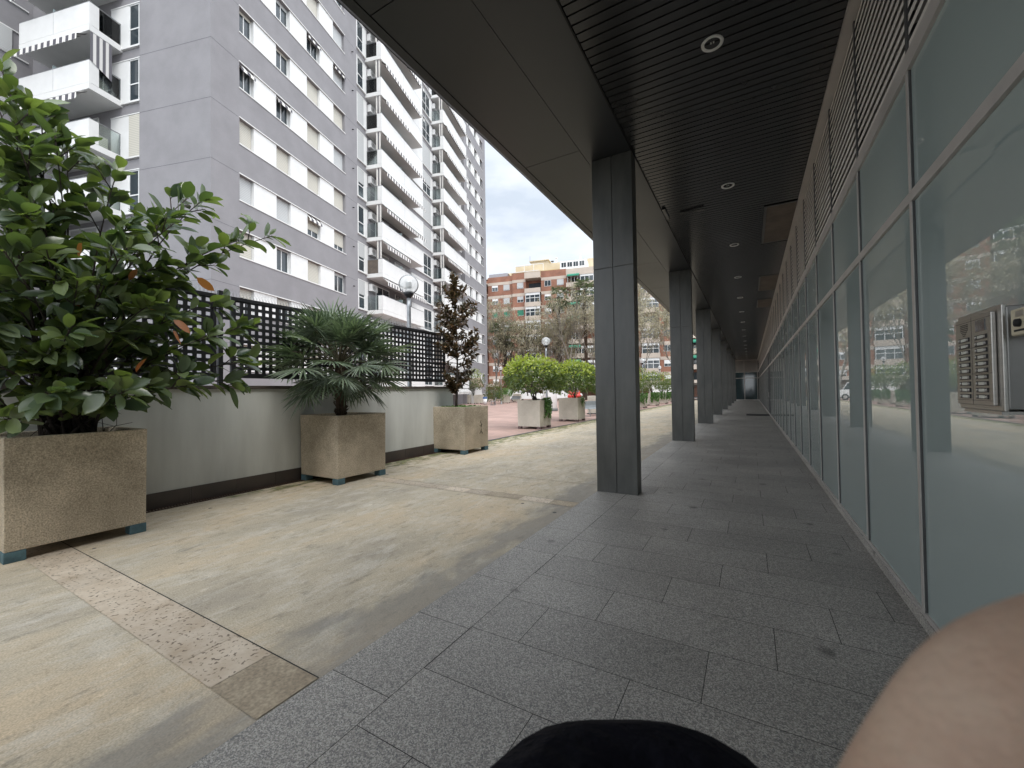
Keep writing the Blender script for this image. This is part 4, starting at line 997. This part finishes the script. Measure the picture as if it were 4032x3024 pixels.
# ------------------------------------------------------------------ brick apartment block
br = empty('brick_block', (-50.3, 77.0, 0), math.atan2(.213, .977)); tag(br, 'long red brick apartment block with beige bands and roof terraces beyond the trees', 'building')
FB = 2.97; P = 23.6
wl = MB(); bds = []; bdf = MB(); bal = []; gl = MB()
wl.box(-24, 84, 1.2, 14, 0, 26.6)
for q in range(-1, 4):
    X = q*P-.0
    for (x0, x1, y_, zt) in ((0, 5.9, 0, 26.9), (5.9, 8.9, -.5, 27.1), (12.3, 17.8, -.35, 27.1)):
        if q == -1 and x0 == 0: pass
        wl.box(X+x0, X+x1, y_, 1.2, 0, zt)
        for k in range(9): z = 25.7-FB*k; (bds.append(MB().box(X+x0, X+x1, y_-.03, y_, z-.62, z)) if q in (0, 1, 2) else bdf.box(X+x0, X+x1, y_-.03, y_, z-.62, z))
    for k in range(9):
        z = 23.4-FB*k
        if z < .5: continue
        bal.append(MB().box(X+8.85, X+12.35, -1.3, -1.2, z-.9, z+.05).box(X+8.85, X+12.35, -1.2, 1.2, z-.9, z-.75))
        bal.append(MB().box(X+17.8, X+23.6, -1.1, -1.0, z-.35, z+.55).box(X+17.8, X+23.6, -1.0, 1.2, z-.35, z-.2))
    bal.append(MB().box(X+8.85, X+12.35, -1.3, -1.2, 25.6, 26.9).box(X+8.85, X+12.35, -1.2, 1.2, 25.6, 25.75))
    bal.append(MB().box(X+17.8, X+23.6, -1.1, -1.0, 25.4, 26.8).box(X+17.8, X+23.6, -1.0, 1.2, 25.4, 25.6))
wl.build('wall', m_brick, br)
for q in bds: q.build('band', m_band, br)
bdf.build('far_bands', m_band, br)['kind'] = 'stuff'
for q in bal: q.build('balcony', m_band, br)
random.seed(21); cnt = 0; rest = MB(); blinds = [(.55, m_white), (.35, m_white), (0, m_white), (.9, m_shutg), (.6, m_shutg)]
WB = [(1.0, 1.4, 0), (3.7, 1.4, 0), (7.0, 1.4, -.5), (13.05, 1.4, -.35), (15.75, 1.4, -.35)]
for q in (0, 1, 2, -1):
    for k in range(9):
        zt = 25.0-FB*k
        for x, w_, y_ in WB:
            if q in (0, 1) and cnt < 86 and k < 8:
                fr_, sh = random.choice(blinds)
                if k == 2 and q == 0 and x < 8: fr_, sh = (.95, m_green)
                add_window(br, q*P+x, y_-.04, zt-1.25, w_, 1.25, fr_, sh); cnt += 1
            else: rest.box(q*P+x, q*P+x+w_, y_-.05, y_-.01, zt-1.25, zt)
o = rest.build('far_windows', m_bglass, br); o['kind'] = 'stuff'
m_gcanvas = M('green_canvas', (.03, .22, .14), rough=.8)
for q in range(-1, 3):
    for k in range(8):
        gal, gg, gr = MB(), MB(), MB()
        zb = 23.45-FB*k; X = q*P
        t = random.random()
        if t < .55:
            for x in (9.0, 9.95, 11.0, 12.1): gal.box(X+x, X+x+.09, -1.18, -1.1, zb, zb+2.1)
            gal.box(X+9.0, X+12.19, -1.18, -1.1, zb+.85, zb+.95); gal.box(X+9.0, X+12.19, -1.19, -1.09, zb+1.5+.0, zb+2.1); gg.box(X+9.05, X+12.1, -1.12, -1.08, zb, zb+1.5)
        else: gg.box(X+9.2, X+11.9, 1.1, 1.19, zb-.6, zb+1.6)
        z2 = zb-.0+.55
        gg.box(X+18.3, X+20.6, 1.1, 1.19, z2-.6, z2+1.5)
        for x in (18.1, 18.8, 19.5, 20.2): gal.box(X+x, X+x+.07, -.98, -.9, z2, z2+1.3)
        if random.random() < .7:
            for x in (20.7, 21.6, 22.5, 23.35): gal.box(X+x, X+x+.1, -1.0, -.9, z2, z2+1.5)
            gal.box(X+20.7, X+23.4, -1.01, -.91, z2+1.0, z2+1.5); gg.box(X+20.75, X+23.4, -.95, -.92, z2, z2+1.0)
        if random.random() < .55: gr.face([(X+18.1, -1.0, z2+1.75), (X+20.6, -1.0, z2+1.75), (X+20.6, -1.6, z2+1.35), (X+18.1, -1.6, z2+1.35)]); gr.box(X+18.1, X+20.6, -1.62, -1.6, z2+1.1, z2+1.35)
        go = gal.build('glazed_gallery', m_white, br); gg.build('glass', m_bglass, go)
        if gr.v: gr.build('green_awning', m_gcanvas, br)
# roof terraces
b = MB(); b.box(4.5, 15.6, 3.5, 10, 27, 28.4); b.box(-6, 4.5, 3, 10, 26.6, 27.6); b.build('yellow_terrace_wall', m_yellow, br)
b = MB(); b.box(4.7, 15.6, 6, 12, 28.4, 30.6); b.box(2.3, 4.7, 6, 12, 27.6, 29.3); b.box(8.3, 12.4, 6.5, 12, 30.6, 31.5); b.box(8.0, 12.6, 6.2, 12, 31.5, 31.7); b.box(18.8, 30, 8, 12, 28, 31.0); b.box(21, 40, 9, 12, 31.0, 31.7); b.build('penthouse', m_cream, br)
b = MB(); b.box(15.6, 21.4, 4, 10, 26.8, 30.1); b.box(21.4, 34, 5.2, 10, 26.8, 28.6); b.box(15.4, 40, 3.6, 4, 26.6, 28.2); b.box(34, 60, 4, 10, 26.6, 29.4); b.build('white_penthouse', m_pale, br)
for k in range(4):
    for j_ in range(2): x = 15.95+k*1.33+j_*.55; MB().box(x, x+.45, 3.97, 3.99, 28.75, 29.75).build('penthouse_window', m_bglass, br)
b = MB()
for x in (5.3+2.2*k for k in range(4)): b.tube([(x, 3.6, 28.4), (x, 3.6, 30.0)], .06, 5)
b.tube([(5.3, 3.6, 30.0), (11.9, 3.6, 30.0)], .07, 5)
for x, z in ((14.2, 31.9), (19.7, 32.2)): b.box(x-.15, x+.15, 7, 7.3, 29.6, z); b.box(x-.25, x+.25, 6.9, 7.4, z, z+.15)
b.box(-3.5, 4.0, 1.4, 3.2, 27.0, 27.1)
b.build('pergola', m_pale, br)
b = MB(); b.face([(4.5, 1.5, 27.9), (11.2, 1.5, 27.9), (11.5, 3.4, 28.6), (4.2, 3.4, 28.6)]); b.box(-.2, 4.2, 1.3, 3.0, 26.9, 28.0); b.build('terrace_canopy', M('grey_canvas', (.33, .32, .34), rough=.8), br)
b = MB(); b.tube([(13.4, 7, 30.6), (13.4, 7, 31.2)], .05, 5); b.lathe([(0, 0), (.25, .05), (.42, .2)], (13.3, 6.9, 31.1), 14); b.tube([(27.5, 8, 29), (27.5, 8, 33)], .03, 4); b.tube([(8.1, 6.5, 31.5), (8.1, 6.5, 33)], .03, 4); b.build('aerial', m_alud, br)
b = MB(); b.box(-24, 84, -2.0, 1.0, 2.6, 3.2); b.build('ground_canopy', m_band, br)

# white low house with tiled roof at far left
kh = empty('kiosk', (-34.0, 45.2, 0), R_(16)); tag(kh, 'small white kiosk with a tiled roof in front of the grey block, behind the magnolia', 'kiosk')
box('walls', m_pale, (-2.4, 2.4, -1.5, 1.5, 0, 2.2), kh); b = MB(); b.face([(-2.7, -1.8, 2.15), (2.7, -1.8, 2.15), (2.7, 0, 3.4), (-2.7, 0, 3.4)]); b.face([(2.7, 1.8, 2.15), (-2.7, 1.8, 2.15), (-2.7, 0, 3.4), (2.7, 0, 3.4)]); b.face([(2.6, -1.5, 2.2), (2.6, 1.5, 2.2), (2.6, 0, 3.35)]); b.build('roof', m_terra, kh)
box('window', m_bglass, (.3, 1.5, -1.53, -1.5, 1.0, 1.9), kh)

# ------------------------------------------------------------------ street furniture and cars
vs = empty('vent_shaft', (-12.95, 28.1, 0)); tag(vs, 'white round ventilation shaft with grey foot between the two pale planters', 'vent shaft')
MB().lathe([(.0, 2.25), (.5, 2.25), (.52, 2.2), (.52, .2), (.5, .18)], n=36).build('shaft', m_white, vs, True); MB().lathe([(.58, 0), (.58, .18), (.5, .2), (0, .2)], n=36).build('foot', m_kerb, vs, True)
def bench():
    e = empty('metal_bench'); b = MB()
    pr = [(-.25, .42), (-.22, .46), (.0, .44), (.18, .47), (.26, .62), (.32, .86), (.34, .86), (.29, .6), (.2, .44), (0, .41), (-.22, .43)]
    for (y0, z0), (y1, z1) in zip(pr, pr[1:]+pr[:1]): b.face([(-.9, y0, z0), (.9, y0, z0), (.9, y1, z1), (-.9, y1, z1)])
    b.face([(-.9, y, z) for y, z in pr]); b.face([(.9, y, z) for y, z in reversed(pr)])
    b.build('seat', m_bench, e)
    for x in (-.8, .8):
        q = MB(); q.tube([(x, -.24, 0), (x, -.2, .43)], .025, 8); q.tube([(x, .24, 0), (x, .2, .45)], .025, 8); q.box(x-.03, x+.03, -.28, .28, 0, .03); q.build('leg', m_post, e)
    return e
bn = bench(); bn.location = (-8.0, 23.6, 0); bn.rotation_euler = (0, 0, R_(75)); tag(bn, 'grey metal bench right of the pale planters, half behind the nearest column', 'bench', 'metal benches')
tag(copy_tree(bn, None, (-24.9, 38.9, 0), R_(-60)), 'far metal bench in front of the large round bush', 'bench', 'metal benches')
tag(copy_tree(bn, None, (-28.0, 49.2, 0), R_(-20)), 'farthest small metal bench in front of the reddish shrub', 'bench', 'metal benches')
tb = empty('litter_bin', (-26.6, 39.8, 0)); tag(tb, 'white litter bin with a blue lid beside the far bench', 'bin'); MB().lathe([(0, .1), (.22, .1), (.25, .75), (0, .75)], n=18).build('body', m_white, tb, True); MB().lathe([(.27, .7), (.27, .82), (.2, .9), (0, .9)], n=18).build('lid', m_blue, tb, True); MB().tube([(0, 0, 0), (0, 0, .12)], .05, 8).build('foot', m_post, tb)
bw = empty('pillar_block', (-8.6, 25.2, 0)); tag(bw, 'square pale concrete pillar beside the grey bench', 'pillar'); box('shaft', m_planter2, (-.3, .3, -.3, .3, 0, 1.15), bw, .02); box('foot', m_kerb, (-.33, .33, -.33, .33, 0, .08), bw)
def car(name, prof, W, glass, paint, wheels, label, loc, rz, cat, wr=.32):
    e = empty(name, loc, rz); tag(e, label, cat); b = MB(); n = len(prof)
    ins = [(x, z, W/2*(1 if z < .95 else .86)) for x, z in prof]
    for s_ in (-1, 1): b.face([(x, s_*w_, z) for x, z, w_ in (ins if s_ < 0 else ins[::-1])])
    for a, c in zip(ins, ins[1:]+ins[:1]): b.face([(a[0], -a[2], a[1]), (a[0], a[2], a[1]), (c[0], c[2], c[1]), (c[0], -c[2], c[1])])
    b.build('body', paint, e, bevel=.04)
    g_ = MB()
    for s_ in (-1, 1):
        pg = [(x, s_*(W/2*.86+.035+(.95-z)*.0), z) for x, z in glass]; g_.face(pg if s_ < 0 else pg[::-1])
    (xa, za), (xb, zb) = glass[0], glass[-1]; (xc, zc), (xd, zd) = glass[1], glass[2]
    g_.build('side_windows', m_bglass, e)
    ws = MB(); q = prof
    for i_ in (0, 1):
        (x0, z0), (x1, z1) = ((glass[0], glass[3]) if i_ == 0 else (glass[1], glass[2])); o_ = -.13 if i_ == 0 else .13
        ws.face([(x0+o_, -W*.38, z0), (x0+o_, W*.38, z0), (x1+o_, W*.36, z1), (x1+o_, -W*.36, z1)])
    ws.build('windscreen', m_bglass, e)
    for x in wheels:
        for s_ in (-1, 1):
            w0 = MB(); w0.tube([(x, s_*(W/2-.2), wr), (x, s_*(W/2+.01), wr)], wr, 20); w0 = w0.build('wheel', m_rubber, e)
            r0 = MB(); r0.tube([(x, s_*(W/2), wr), (x, s_*(W/2+.02), wr)], wr*.6, 14); r0.build('rim', m_alu, w0)
    xe = max(x for x, z in prof)
    for s_ in (-1, 1): box('headlight', m_lampring, (xe-.12, xe+.01, s_*W*.36-.14, s_*W*.36+.14, .62, .76), e)
CP = [(-2.05, .3), (2.05, .3), (2.1, .6), (1.95, .82), (1.0, .95), (.45, 1.42), (-1.2, 1.46), (-1.95, 1.0), (-2.1, .85)]
CG = [(-1.75, .98), (.9, .98), (.42, 1.36), (-1.2, 1.4)]
VP = [(-2.6, .35), (2.6, .35), (2.65, .8), (2.5, 1.05), (1.9, 1.2), (1.45, 2.0), (-2.55, 2.08), (-2.65, 1.9)]
VG = [(.3, 1.2), (1.8, 1.2), (1.4, 1.9), (.3, 1.9)]
car('parked_car', CP, 1.75, CG, m_carred, (-1.3, 1.3), 'red parked car seen behind the shaft and right pale planter', (-20.6, 52.5, 0), R_(112), 'car')
car('parked_car', CP, 1.75, CG, m_carred, (-1.3, 1.3), 'red car bonnet seen right of the right pale planter', (-16.6, 52.5, 0), R_(110), 'car')
car('parked_van', VP, 1.95, VG, m_white, (-1.7, 1.65), 'white parked van beyond the left pale planter', (-29.6, 55.5, 0), R_(12), 'van', .34)
car('parked_van', VP, 1.95, VG, m_white, (-1.7, 1.65), 'white parked van in the gap between the first two columns', (-9.3, 60.2, 0), R_(10), 'van', .34)
car('parked_van', VP, 1.95, VG, m_white, (-1.7, 1.65), 'white van partly hidden behind the trunk of the right round shrub', (-24.2, 57.6, 0), R_(12), 'van', .34)

# ------------------------------------------------------------------ the photographer
def cp(a, b_, c): return EYE+CR*a+CU*b_-CB*c
def skin(name, chains, mat, parent=None, root=0, sub=2):
    V, E_, Rr = [], [], []; idx = {}
    for ch in chains:
        prev = None
        for (nm, p, r) in ch:
            if nm in idx: i_ = idx[nm]
            else: i_ = len(V); idx[nm] = i_; V.append(tuple(p)); Rr.append(r)
            if prev is not None: E_.append((prev, i_))
            prev = i_
    me = bpy.data.meshes.new(name); me.from_pydata(V, E_, []); me.materials.append(mat)
    o = bpy.data.objects.new(name, me); COL.objects.link(o)
    if parent: o.parent = parent
    sm = o.modifiers.new('skin', 'SKIN'); sm.use_smooth_shade = True
    for i_, r in enumerate(Rr): me.skin_vertices[0].data[i_].radius = (r, r)
    me.skin_vertices[0].data[root].use_root = True
    su = o.modifiers.new('sub', 'SUBSURF'); su.levels = sub; su.render_levels = sub
    return o
def gp_(a, c, z): 
    f = Vector((-.5, .866, 0)); r = Vector((.866, .5, 0)); return r*a+f*c+Vector((0, 0, z))
pel = gp_(0.0, -.40, .88); chest = gp_(.0, -.38, 1.22); nk = gp_(0, -.37, 1.42)
rsh = gp_(.19, -.36, 1.36); lsh = gp_(-.19, -.36, 1.36)
palm = cp(.122, -.045, .012); wr = cp(.16, -.13, -.03); rel = cp(.30, -.36, -.12)
lel = cp(.060, -.240, .215); lwr = cp(-.09, -.36, .10); lpalm = cp(-.14, -.30, .02)
body = [[('pel', pel, .14), ('chest', chest, .155), ('neck', nk, .06), ('chin', gp_(0, -.33, 1.52), .075), ('head', gp_(0, -.37, 1.62), .095)],
        [('chest', chest, .15), ('rsh', rsh, .065), ('rel', rel, .045), ('wr', wr, .028), ('palm', palm, .030)],
        [('palm', palm, .03), ('i0', cp(.096, -.022, .042), .0105), ('i1', cp(.0745, -.0335, .051), .0088), ('i2', cp(.0615, -.0380, .050), .0104), ('i3', cp(.0435, -.0645, .050), .0090)],
        [('palm', palm, .03), ('m0', cp(.118, -.01, .055), .0095), ('m1', cp(.126, .012, .07), .0085), ('m2', cp(.12, .03, .062), .0075)],
        [('palm', palm, .03), ('r0', cp(.135, -.022, .055), .009), ('r1', cp(.146, -.004, .072), .008), ('r2', cp(.14, .014, .068), .007)],
        [('palm', palm, .03), ('l0', cp(.150, -.038, .048), .008), ('l1', cp(.162, -.024, .062), .007), ('l2', cp(.158, -.010, .062), .006)],
        [('palm', palm, .03), ('t0', cp(.105, -.03, -.02), .011), ('t1', cp(.085, -.012, -.028), .010), ('t2', cp(.068, -.002, -.02), .0085)],
        [('chest', chest, .15), ('lsh', lsh, .065), ('lel', lel, .040), ('lwr', lwr, .028), ('lpalm', lpalm, .032)],
        [('lpalm', lpalm, .03), ('a0', cp(-.13, -.24, .03), .009), ('a1', cp(-.12, -.21, .02), .008)], [('lpalm', lpalm, .03), ('b0', cp(-.15, -.24, .03), .009), ('b1', cp(-.14, -.21, .02), .008)],
        [('lpalm', lpalm, .03), ('c0', cp(-.17, -.25, .025), .008), ('c1', cp(-.16, -.22, .015), .007)], [('lpalm', lpalm, .03), ('d0', cp(-.19, -.26, .02), .007), ('d1', cp(-.18, -.235, .01), .006)], [('lpalm', lpalm, .03), ('e0', cp(-.11, -.28, .0), .009), ('e1', cp(-.09, -.255, -.01), .008)],
        [('pel', pel, .14), ('rh', gp_(.1, -.40, .82), .095), ('rk', gp_(.11, -.36, .47), .06), ('ra', gp_(.12, -.40, .09), .042), ('rt', gp_(.13, -.24, .035), .034)],
        [('pel', pel, .14), ('lh', gp_(-.1, -.40, .82), .095), ('lk', gp_(-.11, -.36, .47), .06), ('la', gp_(-.12, -.40, .09), .042), ('lt', gp_(-.13, -.24, .035), .034)]]
pe = skin('person', body, m_skin); tag(pe, 'person holding the camera, bare finger at the lens edge and dark navy sleeve below', 'person')
skin('jacket', [[('pel', gp_(0, -.40, .86), .165), ('chest', chest, .18), ('neck', gp_(0, -.375, 1.38), .09)], [('chest', chest, .18), ('rsh', rsh, .085), ('rel', rel, .06), ('rw', wr.lerp(rel, .3), .042)],
                [('chest', chest, .18), ('lsh', lsh, .085), ('le0', cp(.020, -.232, .205), .058), ('lel', lel, .054), ('le2', cp(.112, -.233, .212), .055), ('le3', cp(.155, -.27, .20), .04), ('lw0', cp(.0, -.33, .18), .05), ('lw', lwr.lerp(lel, .25), .045)]], m_navy, pe)
skin('trousers', [[('pel', pel, .15), ('rh', gp_(.1, -.40, .82), .108), ('rk', gp_(.11, -.36, .47), .078), ('ra', gp_(.12, -.40, .07), .068)], [('pel', pel, .15), ('lh', gp_(-.1, -.40, .82), .108), ('lk', gp_(-.11, -.36, .47), .078), ('la', gp_(-.12, -.40, .07), .068)]], m_trous, pe)
skin('hair', [[('a', gp_(0, -.40, 1.60), .10), ('b', gp_(0, -.41, 1.67), .095), ('c', gp_(0, -.38, 1.70), .08)]], m_hair, pe)

scene.render.engine = 'CYCLES'
scene.cycles.max_bounces = 8; scene.cycles.diffuse_bounces = 4; scene.cycles.transparent_max_bounces = 12
